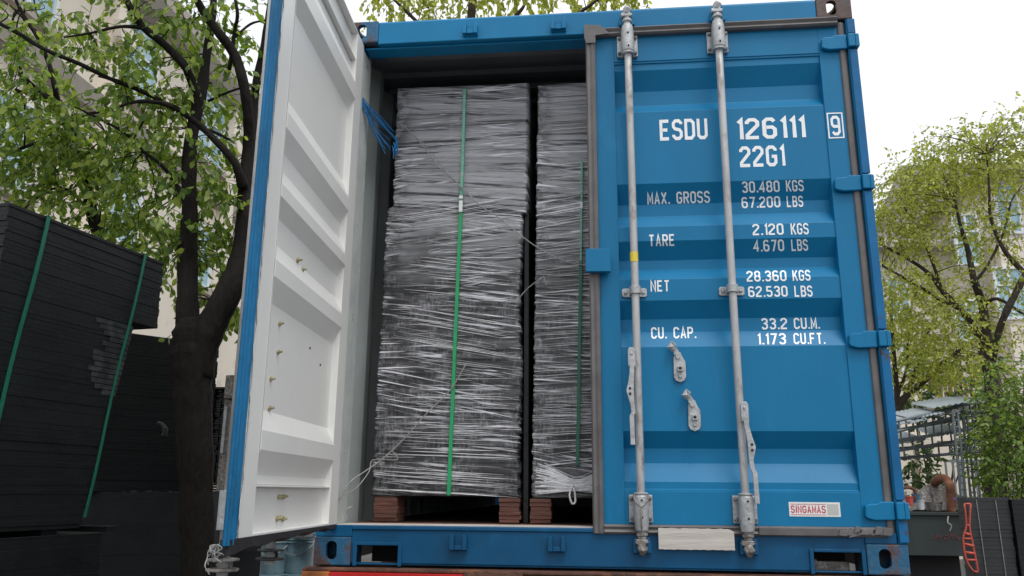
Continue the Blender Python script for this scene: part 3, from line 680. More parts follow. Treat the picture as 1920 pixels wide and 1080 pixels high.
# outside lock rods of the open door (their feet show below the door)
for s_r in (.36, .80):
    pass
for s_r in (1.00, .57):
    b = Dm(); b.tube([(s_r, -T-.05, .05), (s_r, -T-.05, 2.54)], .0175, 14); b.build('lock_rod', M_rod, ldo, smooth=True)
    for zc in (.246, 2.385):
        b = Dm(); b.box(s_r-.049, s_r+.049, -T-.018, -T-.001, zc-.056, zc+.056); b.tube([(s_r, -T-.05, zc-.06), (s_r, -T-.05, zc+.06)], .030, 20); b.build('rod_bracket', M_galv, ldo, bevel=.002)
    b = Dm(); z0 = .105
    b.tube([(s_r, -T-.05, z) for z in (z0, z0-.004, z0-.010, z0-.012, z0-.030, z0-.033, z0-.040, z0-.044)], [.020, .048, .048, .016, .015, .050, .050, .014], 18)
    b.prism([(s_r-.03, z0-.01), (s_r+.01, z0-.01), (s_r-.012, z0-.035), (s_r-.03, z0-.03)], -T-.07, -T-.03, 'y')
    b.build('rod_cam', M_grime if s_r > .8 else M_rubd, ldo, bevel=.002)
for z in hz:
    b = Dm(); b.box(-.03, .09, -T-.016, -T-.001, z-.036, z+.036); b.build('hinge', M_blue, ldo, bevel=.004)
# torn seal wires at the lower free corner
for i in range(9):
    b = None
tw = Dm()
for i in range(10):
    s0 = 1.16+.06*rnd.random(); z = .155; pts = [(s0, -.03, z)]
    for k in range(4): pts.append((pts[-1][0]+rnd.uniform(-.03,.02), -.03+rnd.uniform(-.02,.02), pts[-1][2]-rnd.uniform(.0,.022)))
    tw.tube(smooth_path(pts, 3), .0016, 5)
tw.build('torn_gasket', M_string, ldo)

# ================================================================== LOAD
def vnoise(x, y, seed):
    r = np.random.RandomState(seed); T_ = r.rand(128, 512)
    xi = np.floor(x).astype(int); yi = np.floor(y).astype(int); fx = x-xi; fy = y-yi; fx = fx*fx*(3-2*fx); fy = fy*fy*(3-2*fy)
    g = lambda a, b: T_[a % 128, b % 512]
    return (g(xi,yi)*(1-fx)+g(xi+1,yi)*fx)*(1-fy)+(g(xi,yi+1)*(1-fx)+g(xi+1,yi+1)*fx)*fy
def wrapped(x_l, x_r, yf, yb, z0, z1, seed, loc, label, fans):
    th = thing('wrapped_load', label, 'wrapped goods', loc, 'film wrapped loads in the container')
    nz = 460; zs = np.linspace(z0, z1, nz)
    # ring: left side (back->front), front, right side
    nl, nf = 14, 110
    P = []
    for z in zs:
        l, r = x_l(z), x_r(z)
        row = [(l, yb+(yf-yb)*i/nl) for i in range(nl)] + [(l+(r-l)*i/nf, yf) for i in range(nf)] + [(r, yf+(yb-yf)*i/nl) for i in range(nl+1)]
        P.append([(a, b, z) for a, b in row])
    P = np.array(P); nn = P.shape[1]
    u = np.concatenate([np.linspace(-.7, 0, nl, endpoint=False), np.linspace(0, .68, nf, endpoint=False), np.linspace(.68, 1.4, nl+1)])[None, :].repeat(nz, 0); zz = P[:, :, 2]
    tilt = (vnoise(u*.1+3, zz*1.6, seed)-.5)*.2
    zt = zz+tilt*(u-.35)
    wr = vnoise(u*1.5+9, zt*45, seed+1)*.005 + vnoise(u*4+9, zt*95, seed+2)*.003 + vnoise(u*3+30, zz*5, seed+3)*.004
    edge = vnoise(u*30+3, zz*60, seed+4)
    # board edges bulge: coarse courses near the corners
    cr = np.minimum(np.abs(u), np.abs(.68-u)); wr += np.exp(-cr/.012)*(edge*.008-.006)
    nx = np.zeros_like(u); ny = np.zeros_like(u)
    nx[:, :nl] = -1; ny[:, nl:nl+nf] = -1; nx[:, nl+nf:] = 1
    P[:, :, 0] += nx*wr; P[:, :, 1] += ny*wr
    # soften the vertical corners
    jag = (vnoise(zz[:, :1]*90+5, zz[:, :1]*0+2, seed+5)-.5)*.010
    P[:, nl-1:nl+2, 0] += -jag; P[:, nl+nf-1:nl+nf+2, 0] += jag
    P[-1, :, 2] -= .0
    mb = MB(CM); vs = P.reshape(-1, 3).tolist()
    fs = [(i*nn+k, i*nn+k+1, (i+1)*nn+k+1, (i+1)*nn+k) for i in range(nz-1) for k in range(nn-1)]
    tp = len(vs); fs.append(tuple((nz-1)*nn+k for k in range(nn))); fs.append(tuple(range(nn))[::-1])
    mb.add(vs, fs); mb.f.append([0, (nz-1)*nn, nz*nn-1, nn-1]); mb.mi.append(0)
    o = mb.build('stretch_film', M_film, th, smooth=True)
    # loose rolled film folds: real thin strands
    st = MB(CM); r = random.Random(seed)
    def ridge(a, b_, z, sl_, rad):
        y_ = yf-.0125-r.uniform(0, .003); z += 0; k = 5
        pts = [(a+(b_-a)*q/k, y_-.002*math.sin(q*1.3), z+sl_*(b_-a)*q/k+r.uniform(-.0012,.0012)) for q in range(k+1)]
        st.tube(pts, [.0003]+[rad]*(k-1)+[.0003], 5)
    for (zc, n, gap, sl_, fa, fb) in fans:
        for i in range(n):
            z = max(z0+.03, zc-i*gap*r.uniform(.7, 1.4)); l, rr = x_l(z)+.006, x_r(z)-.006; W2 = rr-l
            a = l+W2*max(0, fa+r.uniform(-.10,.12)); b_ = l+W2*min(1, fb+r.uniform(-.2,.05))
            ridge(a, b_, z, sl_+r.uniform(-.02,.02), r.choice([.0006,.0008,.0011,.0016]))
    for i in range(60):
        z = r.uniform(z0+.05, z1-.03); l, rr = x_l(z), x_r(z); a = l+(rr-l)*r.uniform(0, .7); ridge(a, min(rr-.005, a+r.uniform(.06,.3)), z, r.uniform(-.08,.08), .0008)
    s = st.build('film_ridges', M_ridge, th); s['kind'] = 'stuff'
    return th
xl1 = lambda z: .197 if z > 1.705 else (.176 + .006*(1.7-z)*0 if z > 1.69 else .170-.012*(1.69-z)/1.4)
xr1 = lambda z: .882 if z > 1.66 else .852+.004*math.sin(z*9)
L1 = wrapped(xl1, xr1, .30, 1.2, .287, 2.372, 11, (.53, .75, ZB+.287), 'tall film wrapped load beside the open white door, wholly in view',
  [(2.35,4,.02,0,0,1),(1.70,9,.016,.15,.05,1),(1.60,8,.015,.10,.3,1),(1.50,7,.02,-.03,.35,1),(1.44,12,.014,-.13,.25,1),(1.20,16,.013,-.19,.15,1),(1.03,8,.016,-.15,.3,.95),(.80,10,.018,-.02,.2,1),(.62,14,.016,-.03,.15,1),(.42,10,.014,-.05,0,1)])
xl2 = lambda z: .942-.030*(2.35-z)/2.0
L2 = wrapped(xl2, lambda z: xl2(z)+.70, .30, 1.2, .284, 2.36, 23, (1.27, .75, ZB+.284), 'film wrapped load half hidden by the shut blue door',
  [(2.30,10,.022,.04,0,1),(1.9,10,.025,.08,0,1),(1.66,18,.016,.14,0,1),(1.35,10,.02,.05,0,1),(1.17,14,.013,.05,0,1),(1.02,8,.03,.05,0,1),(.84,14,.014,.06,0,1),(.72,10,.012,-.04,0,1),(.62,8,.012,.05,0,1),(.50,6,.025,.10,0,1)])
def strap(par, pts, wd, mt, name='green_strap'):
    b = C(); P = smooth_path([(x, 0, z) for x, z in pts], 6); y0, y1 = .276, .272
    vs = []
    for p in P: vs += [(p.x-wd/2, y1, p.z), (p.x+wd/2, y1, p.z), (p.x+wd/2, .30, p.z), (p.x-wd/2, .30, p.z)]
    n = len(P); fs = [(4*i+k, 4*i+(k+1)%4, 4*i+4+(k+1)%4, 4*i+4+k) for i in range(n-1) for k in range(4)] + [(0,1,2,3), (4*n-4, 4*n-3, 4*n-2, 4*n-1)]
    b.add(vs, fs); b.build(name, mt, par)
strap(L1, [(.557, 2.345), (.556, 2.0), (.553, 1.70)], .014, M_greenf)
strap(L1, [(.553, 1.699), (.547, 1.4), (.541, 1.07), (.528, .292)], .016, M_green)
strap(L2, [(1.160, 1.92), (1.158, 1.80), (1.148, 1.40)], .009, M_greenf)
strap(L2, [(1.148, 1.399), (1.140, 1.1), (1.121, .43)], .015, M_greend)
b = C(); b.box(.543, .562, .266, .2715, 1.665, 1.725); b.box(.543, .562, .266, .2715, 1.735, 1.752); b.build('strap_seal', M_stick, L1, bevel=.002)
b = C(); b.box(1.149, 1.163, .266, .2715, 1.665, 1.70); b.build('strap_seal', M_stick, L2, bevel=.002)
# knotted film tail at foot of load 2
b = C()
for i in range(90):
    a = rnd.uniform(.925, .99); z = rnd.uniform(.30, .44); kz = .345+(z-.37)*.35+rnd.uniform(-.01,.01); ze = kz+rnd.uniform(-.05,.09)
    b.tube(smooth_path([(a, .283, z), (1.02, .279-rnd.uniform(0,.006), z*.6+kz*.4), (1.11, .277-rnd.uniform(0,.012), kz), (1.2, .279-rnd.uniform(0,.006), kz*.6+ze*.4), (1.3, .284, ze)], 3), rnd.choice([.0007,.001,.0016,.0024]), 5)
b.tube(smooth_path([(1.10,.26,.345),(1.085,.255,.30),(1.095,.255,.262),(1.110,.255,.268),(1.108,.258,.31),(1.10,.26,.33)], 4), .0045, 7)
b.build('film_knot', M_ridge, L2)
# pallets
def pallet(x0, x1, zt, blocks, loc, label):
    th = thing('wooden_pallet', label, 'pallet', loc, 'wooden pallets under the loads')
    for a, c in blocks:
        b = C(); z = .172; r = random.Random(int(a*1000)); k = 0
        while z < zt-.004:
            h_ = r.uniform(.014, .021); h_ = min(h_, zt-.001-z)
            b.box(a+r.uniform(-.004,.004), c+r.uniform(-.004,.006), .29+r.uniform(-.006,.004), .44, z, z+h_-.0012); z += h_
        b.build('block', M_ply, th, bevel=.001)
    return th
pallet(.17, .86, .285, [(.175, .282), (.760, .856), (.47, .56)][:2], (.53, .75, ZB+.17), 'red plywood block pallet under the load wholly in view')
pallet(.9, 1.6, .282, [(.905, .995), (1.5, 1.6)], (1.27, .75, ZB+.17), 'red plywood block pallet half hidden by the shut blue door')
# dark board in the gap between loads
b = C()
pr = [(.868,.17),(.868,1.66),(.872,1.69),(.882,1.705),(.890,1.69),(.892,.17)]
b.prism(pr, .33, 1.1, 'y'); o = b.build('black_sheet', M_mat, bevel=.002, origin=(.88, .7, ZB+.17)); tag(o, 'black rubber sheet standing in the gap between the two wrapped loads', 'rubber sheet')
b = C(); b.box(.30, .74, .75, .80, .17, .285); 
# --- rope and strings
b = C()
root = Vector((.092, .03, 2.16)); tip = Vector((.205, .235, 2.055))
rr = random.Random(3)
for i in range(16):
    e = tip + Vector((rr.uniform(-.03, .02), rr.uniform(-.03, .02), rr.uniform(-.09, .05)))
    if i % 3 == 0: e = root.lerp(tip, rr.uniform(.5, .9)) + Vector((0, 0, -rr.uniform(.05, .13)))
    mid = root.lerp(e, .5) + Vector((rr.uniform(-.012,.012), 0, rr.uniform(-.02,.01)))
    b.tube(smooth_path([root+Vector((0,0,rr.uniform(-.03,.03))), mid, e], 4), .0024, 5)
for i in range(7):
    a = tip+Vector((rr.uniform(-.01,.02), 0, rr.uniform(-.04,.04))); b.tube(smooth_path([a, a+Vector((.012,-.01,-.03)), a+Vector((rr.uniform(-.01,.02),0,-.07))], 3), .0035, 5)
o = b.build('frayed_rope', M_rope, origin=root+Vector((0,0,ZB))); tag(o, 'frayed blue rope end tied high at the left of the doorway', 'rope')
b = C(); ys = .262
def S(px, py, y=ys): p = at(px, py, y); return (p.x, p.y, p.z-ZB)
b.tube(smooth_path([S(752,232), S(790,270), S(830,320), S(868,352), S(900,385), S(935,408), S(975,440), S(1010,465), S(1060,490), S(1100,498)], 4), .0026, 6)
b.tube(smooth_path([S(752,232), S(800,275,.255), S(845,330,.255), S(880,366)], 4), .002, 6)
b.tube(smooth_path([S(1020,518), S(990,540), S(968,566)], 3), .0024, 6)
o = b.build('thin_string', M_string, origin=at(900,385,ys)); tag(o, 'thin grey string running down across the upper part of the loads', 'string')
b = C()
b.tube(smooth_path([S(636,938,.02), S(655,905,.03), S(690,880,.12), S(720,858,.25), S(760,820), S(800,775), S(845,730), S(875,680)], 4), .0028, 6)
b.tube(smooth_path([S(640,930,.02), S(668,915,.03), S(692,884,.1), S(700,862,.2), S(745,862), S(735,845)], 4), .0022, 6)
b.tube(smooth_path([S(650,975,.02), S(648,958,.02), S(660,950,.03)], 4), .004, 6)
o = b.build('slack_string', M_string, origin=at(700,880,.2)); tag(o, 'slack grey string looped low from the left door jamb to the load', 'string')

# ================================================================== TRAILER
TR = thing('flatbed_trailer', 'rusty red flatbed trailer carrying the blue container', 'trailer', (W_/2, 3, 0))
b = MB(); b.box(-.03, W_+.02, -.045, .15, ZB-.020, ZB-.006); b.build('rear_bolster', M_rustd, TR, bevel=.004)
b = MB(); b.box(.0905, W_+.02, -.03, .14, ZB-.20, ZB-.0205); b.build('rear_beam', M_rust, TR, bevel=.004)
b = MB(); b.box(-.03, .09, -.052, .14, ZB-.20, ZB-.0205); b.build('beam_end', M_orange, TR, bevel=.004)
b = MB(); b.box(.092, .66, -.058, -.031, ZB-.20, ZB-.022); b.build('red_reflector_board', M_red, TR, bevel=.002)
b = MB(); b.prism([(.66+i*.024, ZB-.010+.006*rnd.random()) for i in range(11)][::-1] + [(.66, ZB-.060), (.91, ZB-.060)], -.066, -.046, 'y'); b.build('rust_scale', M_rustd, TR, bevel=.002)
for x in (.75, 1.65):
    b = MB(); b.box(x-.06, x+.06, .141, 6.1, ZB-.36, ZB-.008); b.build('chassis_rail', M_rustd, TR)
for y_ in (1.2, 3.2, 5.9):
    b = MB(); b.box(.0, .689, y_-.06, y_+.06, ZB-.15, ZB-.0085); b.build('cross_member', M_rustd, TR); b = MB(); b.box(1.711, W_, y_-.06, y_+.06, ZB-.15, ZB-.0085); b.build('cross_member', M_rustd, TR)
for y_ in (1.3, 2.6):
    b = MB(); b.tube([(.1, y_, .5), (2.34, y_, .5)], .07, 12); b.build('axle', M_rustd, TR)
    for x in (.02, 2.12):
        wb = MB(); wb.tube([(x, y_, .5), (x+.02, y_, .5), (x+.28, y_, .5), (x+.30, y_, .5)], [.45, .5, .5, .45], 32); wo = wb.build('wheel', M_tyre, TR)
        wb = MB(); wb.tube([(x-.004, y_, .5), (x-.002, y_, .5)], .26, 20); wb.build('rim', M_grime, wo)
# front landing legs
for x in (.75, 1.65):
    b = MB(); b.box(x-.05, x+.05, 5.4, 5.5, 0, ZB-.361); b.build('landing_leg', M_rustd, TR)

# ================================================================== BLACK STACKS (left)
def board_stack(name, label, P0, P1, depth, z0, z1, hb, mts, parent=None, shear=0.0, straps=(), dusty=None, inset=None, seed=1, loc=None, group='stacks of black boards'):
    """long face from P0 to P1 (x,y); depth to the left; boards of height hb"""
    P0 = Vector((*P0, 0)); P1 = Vector((*P1, 0)); d = (P1-P0); Ln = d.length; d.normalize(); n = Vector((-d.y, d.x, 0))
    th = thing(name, label, 'board stack', (P0+(P1-P0)/2 + n*depth/2 + Vector((0,0,z0))), group)
    r = random.Random(seed)
    b = MB(); z = z0
    def bx_(mb, a0, a1, c0, c1, za, zb):
        q = [P0+d*a0+n*c0, P0+d*a1+n*c0, P0+d*a1+n*c1, P0+d*a0+n*c1]
        mb.add([(*v.xy, za) for v in q]+[(*v.xy, zb) for v in q], [(0,3,2,1),(4,5,6,7),(0,1,5,4),(1,2,6,5),(2,3,7,6),(3,0,4,7)])
    while z < z1-.004:
        h_ = min(hb*r.uniform(.8, 1.2), z1-z); sh = 0
        e0, e1 = (0, Ln)
        if inset: e0, e1 = inset(z, Ln)
        bx_(b, e0-sh+r.uniform(-.006,.006), e1-sh+r.uniform(-.008,.008), r.uniform(-.0012,.0012)+(.004 if r.random()<.08 else 0), depth+r.uniform(-.02,.02), z, z+h_-.0005); z += h_
    b.build('boards', mts, th, bevel=.0008, seg=1)
    for k, (a_top, a_bot, wd, zt, zb_) in enumerate(straps):
        s = MB(); N2 = 14; vs = []
        for i in range(N2+1):
            t = i/N2; a = a_top+(a_bot-a_top)*t; z = zt+(zb_-zt)*t; bow = -.012-.006*math.sin(t*9)
            for aa, cc in ((a-wd/2, bow), (a+wd/2, bow), (a+wd/2, bow+.004), (a-wd/2, bow+.004)): q = P0+d*aa+n*cc; vs.append((q.x, q.y, z))
        s.add(vs, [(4*i+k_, 4*i+(k_+1)%4, 4*i+4+(k_+1)%4, 4*i+4+k_) for i in range(N2) for k_ in range(4)]+[(0,1,2,3),(4*N2,4*N2+1,4*N2+2,4*N2+3)])
        bx_(s, a_top-wd/2, a_top+wd/2, -.014, depth, zt+.001, zt+.004)
        s.build('strap', M_greend, th)
    return th, P0, d, n
# face line of the near stack from two sight lines at its top edge
A0 = (-1.70, .04); A1 = (-1.495, 1.165)
dA = Vector((A1[0]-A0[0], A1[1]-A0[1], 0)); LA = dA.length; dA.normalize(); nA = Vector((-dA.y, dA.x, 0))
def onA(px, py):
    rr_ = ray(px, py); t = (Vector((*A0, 0))-CAM).dot(nA)/rr_.dot(nA); q = CAM+rr_*t; return (q-Vector((*A0, 0))).dot(dA), q.z
s1t, s1b = onA(90, 400), onA(0, 760); s2t, s2b = onA(270, 482), onA(155, 970); eb = onA(250, 610); eb2 = onA(222, 750); eb3 = onA(150, 990); e00 = onA(5, 1000)
zmid = eb[1]
def extr(px, py):  return onA(px, py)
kA = (eb[0]-eb3[0])/(eb[1]-eb3[1])
def insA(z, Ln):
    if z > zmid+.01: return 0, Ln
    return -.01, eb[0]-kA*(eb[1]-z)
topA, *_ = board_stack('board_stack', 'tall near black stack with two green straps and a dusty, film-glare grey corner', A0, A1, .95, eb3[1]+.0, 3.0, .024, M_mat, inset=insA, seed=4,
    straps=[(s1t[0], s1b[0]-(s1t[0]-s1b[0])*.45, .021, 3.0, s1b[1]-.45*(s1t[1]-s1b[1])), (s2t[0], s2b[0], .017, 3.0, s2b[1])])
# dusty sheets at the corner, with film glare put into their grey
b = MB(); r = random.Random(9)
def faceA(a, c, z): q = Vector((*A0, 0))+dA*a+nA*c; return (q.x, q.y, z)
z = onA(225, 745)[1]
while z < zmid-.02:
    t = (z-onA(225,745)[1])/(zmid-onA(225,745)[1]); a1 = eb[0]-kA*(eb[1]-z)+.004; ln = (.16+.20*(.5+.5*math.sin(z*17+1)))*(.35+.65*t) if t < .9 else .25
    a0_ = a1-ln-r.uniform(0,.08); h_ = .026
    q = [faceA(a0_, -.003-.002*r.random(), z), faceA(a1, -.003-.003*r.random(), z), faceA(a1, .05, z), faceA(a0_, .05, z)]
    b.add(q+[(v[0], v[1], v[2]+h_) for v in q], [(0,3,2,1),(4,5,6,7),(0,1,5,4),(1,2,6,5),(2,3,7,6),(3,0,4,7)])
    z += h_+.0045
b.build('dusty_glare_sheets', M_matg, topA, bevel=.001)
# lower stack carrying it
board_stack('board_stack', 'low black stack at the bottom left corner, carrying the near strapped stack', tuple((Vector((*A0,0))+dA*(e00[0]-.3)).xy), tuple((Vector((*A0,0))+dA*(onA(188,1040)[0])).xy), .95, 0.0, eb3[1]-.03, .05, M_mat, seed=6)
zA = eb3[1]
b = MB()
for k in range(3):
    a = e00[0]-.2+k*.45; q = [faceA(a, .02, zA-.03), faceA(a+.1, .02, zA-.03), faceA(a+.1, .9, zA-.03), faceA(a, .9, zA-.03)]
    b.add(q+[(v[0], v[1], zA-.0005) for v in q], [(0,3,2,1),(4,5,6,7),(0,1,5,4),(1,2,6,5),(2,3,7,6),(3,0,4,7)])
b.build('spacer_block', M_mat, topA)
# rear stack B on D, textured stack C
Bz = 2.86
B0 = at(130, 606, 2.35); B1 = at(372, 640, 3.1)
board_stack('board_stack', 'second black board stack, behind the tree trunk', (B0.x, B0.y), (-2.12, 3.3), 1.0, 1.587, 2.86, .03, M_mat, seed=8)
D0 = at(60, 925, 2.45)
b_ = board_stack('board_stack', 'low wide black stack standing behind the foot of the tree', (D0.x, 2.45), (at(498, 925, 3.2).x, 3.2), 1.0, 0, 1.585, .2, M_mat, seed=10)
b = MB()
for k in range(26):
    t = k/26; q = Vector((D0.x, 2.45, 0)).lerp(Vector((at(440,925,3.2).x, 3.2, 0)), t)
    if rnd.random() < .6: b.box(q.x, q.x+rnd.uniform(.02,.06), q.y-.004, q.y+.03, 1.586, 1.586+rnd.uniform(.004,.012))
b.build('edge_scraps', M_matg, b_[0])
C0 = at(384, 727, 3.35); C1 = at(442, 727, 3.6)
thC = thing('board_stack', 'black stack with ragged layered ends between the trunk and the open door', 'board stack', (C0.x+.3, 3.6, 1.6), 'stacks of black boards')
b = MB(); z = 1.6; r = random.Random(31)
while z < C0.z-.02:
    for k in range(10):
        x = C0.x-.1+.055*k
        b.box(x+r.uniform(0,.008), x+.05, 3.35-r.uniform(0,.025), 4.0, z+r.uniform(0,.003), z+.017)
    z += .0215
b.build('boards', M_matr, thC); b = MB(); b.box(C0.x-.12, C0.x+.55, 3.3, 4.0, C0.z-.019, C0.z); b.build('top_board', M_mat, thC, bevel=.002)
# grey post
P0_ = at(436, 900, 3.1); P1_ = at(440, 706, 3.1)
pt = thing('metal_post', 'short grey steel post with a slotted plate beside the open door', 'post', (P1_.x, 3.1, 0))
b = MB(); b.box(P1_.x-.045, P1_.x+.08, 3.04, 3.16, 1.60, P1_.z-.20); b.build('shaft', M_grime, pt, bevel=.006)
b = MB(); b.box(P1_.x-.035, P1_.x+.09, 3.0, 3.16, P1_.z-.199, P1_.z); b.build('head', M_grime, pt, bevel=.01)
b = MB(); b.box(P1_.x-.03, P1_.x-.005, 3.02, 3.039, 1.9, P1_.z-.26); b.box(P1_.x+.03, P1_.x+.06, 3.02, 3.039, 1.9, P1_.z-.26); b.build('slotted_plate', M_galv, pt, bevel=.003)
b = MB(); b.box(P1_.x-.05, P1_.x+.1, 3.02, 3.2, 0, 1.599); b.build('base', M_matr, pt)
# small torn label
p = at(303, 805, 2.2)
b = MB(); b.tube(smooth_path([at(296,792,2.2), at(304,796,2.2), at(310,806,2.2), at(307,820,2.2)], 4), [.010]+[.014]*6+[.02]*4+[.022,.008], 6); o = b.build('torn_film', M_matg, origin=p); tag(o, 'small grey scrap of torn film hanging on the rear black stack', 'film scrap')

# ================================================================== PAILS
def pail(x, y, z, label, first=None):
    if first is None:
        t = thing('paint_pail', label, 'pail', (x, y, z), 'pails stacked behind the open door')
        b = MB(); b.tube([(x,y,z),(x,y,z+.02),(x,y,z+.30),(x,y,z+.305),(x,y,z+.315),(x,y,z+.325),(x,y,z+.335),(x,y,z+.36)], [.125,.13,.148,.155,.155,.148,.157,.157], 24); b.build('body', M_bucket, t, bevel=.002)
        b = MB(); b.tube([(x,y,z+.361),(x,y,z+.375),(x,y,z+.3755)], [.160,.160,.15], 24); b.build('lid', M_bucket, t, bevel=.002)
        b = MB(); b.tube([(x+.158*math.cos(a), y+.158*math.sin(a), z+.31-.12*math.sin((a-math.pi))) for a in np.linspace(math.pi, 2*math.pi, 14)], .003, 5); b.build('wire_handle', M_galv, t)
        return t
    t = first.copy(); COL.objects.link(t); t.location = (x, y, z); t['label'] = label
    for c in first.children:
        k = c.copy(); COL.objects.link(k); k.parent = t
    return t
cols = [(516, 'left column of pails'), (560, 'right column of pails')]
f0 = None; Yp = 5.0
for ci, (px, nm) in enumerate(((516, 'left'), (562, 'right'))):
    q = at(px, 1000, Yp+ci*.1)
    names = ['lowest pail of the %s column behind the open door', 'second lowest pail of the %s column behind the open door', 'third pail up in the %s column behind the open door', 'topmost pail of the %s column behind the open door']
    ztop = q.z-.02
    for k in range(3):
        z = ztop-.377*(3-k)
        lab = ['lowest blue-green pail of the %s column under the open door', 'middle blue-green pail of the %s column under the open door', 'topmost blue-green pail of the %s column under the open door'][k] % nm
        t = pail(q.x, Yp+ci*.1, z, lab, f0)
        if f0 is None: f0 = t
    # plinth under the column
pb = at(538, 1000, 5.05)
b = MB(); hgt = at(516,1000,5.0).z-.02-.377*3-.002
b.box(pb.x-.3, pb.x+.5, 4.7, 5.5, 0, hgt-.0); o = b.build('concrete_plinth', M_matr, bevel=.02, origin=(pb.x, 5.05, 0)); tag(o, 'low concrete block carrying the stacked pails', 'block')
for ci, (px, py, lab, mt) in enumerate(((548, 1012, 'crumpled pale plastic bag on top of the pails', M_lid),)):
    q = at(572, 1004, 4.9); b = MB(); r = random.Random(5); bm = bmesh.new(); bmesh.ops.create_icosphere(bm, subdivisions=3, radius=1)
    b.add([Vector((v.co.x*.10*(1+.3*r.random()), v.co.y*.08, v.co.z*.045*(1+.5*r.random())))+q+Vector((0,0,.02)) for v in bm.verts], [[v.index for v in f.verts] for f in bm.faces]); bm.free()
    o = b.build('plastic_bag', mt, origin=q); tag(o, lab, 'plastic bag')

# ================================================================== TREES
def leaves_mesh(P, D, S, name, mt, parent, seed=0):
    """P positions (n,3), D direction (n,3), S lengths; folded pointed leaf of 4 faces"""
    n = len(P); r = np.random.RandomState(seed)
    D = D/np.linalg.norm(D, axis=1, keepdims=True); rv = r.normal(size=(n,3)); A = np.cross(D, rv); A /= np.linalg.norm(A, axis=1, keepdims=True)+1e-9; Nn = np.cross(D, A)
    S = S[:, None]; wv = S*r.uniform(.24, .34, (n,1)); cup = S*r.uniform(.02,.12,(n,1))
    v = np.stack([P, P+D*S*.35-A*wv+Nn*cup, P+D*S*.7-A*wv*.75+Nn*cup, P+D*S, P+D*S*.7+A*wv*.75+Nn*cup, P+D*S*.35+A*wv+Nn*cup, P+D*S*.5-Nn*cup*.2], 1)  # 7 verts
    v[:, 3] += Nn*-cup
    base = world_of(parent) if parent is not None else Vector((0,0,0))
    V = (v.reshape(-1, 3)-np.array(base)); k = np.arange(n)[:, None]*7
    F = np.concatenate([k+np.array(t) for t in ((0,1,6),(1,2,6),(2,3,6),(3,4,6),(4,5,6),(5,0,6))], 1).reshape(-1)
    me = bpy.data.meshes.new(name); me.vertices.add(len(V)); me.vertices.foreach_set('co', V.reshape(-1)); nf = n*6
    me.loops.add(nf*3); me.loops.foreach_set('vertex_index', F); me.polygons.add(nf); me.polygons.foreach_set('loop_start', np.arange(nf)*3); me.polygons.foreach_set('loop_total', np.full(nf, 3))
    me.update(); me.validate(); me.materials.append(mt)
    o = bpy.data.objects.new(name, me); COL.objects.link(o); o['_w'] = list(base)
    if parent is not None: o.parent = parent
    return o
def sprays(clusters, seed, leaf, nper=9, splen=.30, droop=.6):
    """clusters: (centre, rx, ry, rz, count). returns leaf arrays and twig polylines"""
    r = random.Random(seed); P = []; D = []; S = []; T = []
    for c, rx, ry, rz, cnt in clusters:
        for _ in range(cnt):
            while True:
                q = Vector((r.uniform(-1,1), r.uniform(-1,1), r.uniform(-1,1)))
                if q.length < 1: break
            p = c+Vector((q.x*rx, q.y*ry, q.z*rz)); d = Vector((q.x+r.uniform(-.8,.8), q.y+r.uniform(-.8,.8), r.uniform(-.5,.7))).normalized()
            pts = [p.copy()]; ln = splen*r.uniform(.6, 1.3); k = nper
            for i in range(k):
                d = (d+Vector((r.uniform(-.25,.25), r.uniform(-.25,.25), -droop*.25+r.uniform(-.15,.15)))).normalized(); p = p+d*ln/k; pts.append(p.copy())
                side = Vector((r.uniform(-1,1), r.uniform(-1,1), r.uniform(-1,.3))).normalized()
                P.append(p[:]); D.append((d*.7+side*.9+Vector((0,0,-droop*.6)))[:]); S.append(leaf*r.uniform(.6,1.25))
            T.append(pts)
    return np.array(P), np.array(D), np.array(S), T
def limb(mb, pts, rads, k=4, n=10, jit=.0):
    P = smooth_path(pts, k); Rr = []
    for i in range(len(pts)-1):
        for j in range(k): Rr.append(rads[i]+(rads[i+1]-rads[i])*j/k)
    Rr.append(rads[-1]); Rr = [x*rnd.uniform(.93, 1.09) for x in Rr]
    P = [p+Vector((rnd.uniform(-1,1), rnd.uniform(-1,1), 0))*jit for p in P]
    mb.tube(P, Rr, n)
    return P
def px_limb(mb, L, k=4, n=10, jit=0.):
    """L: (px, py, y, width_px)"""
    pts = [at(a, b_, y) for a, b_, y, w_ in L]; rads = [w_/2*(y-CAM.y)/FPX*1.02 for a, b_, y, w_ in L]
    return limb(mb, pts, rads, k, n, jit)
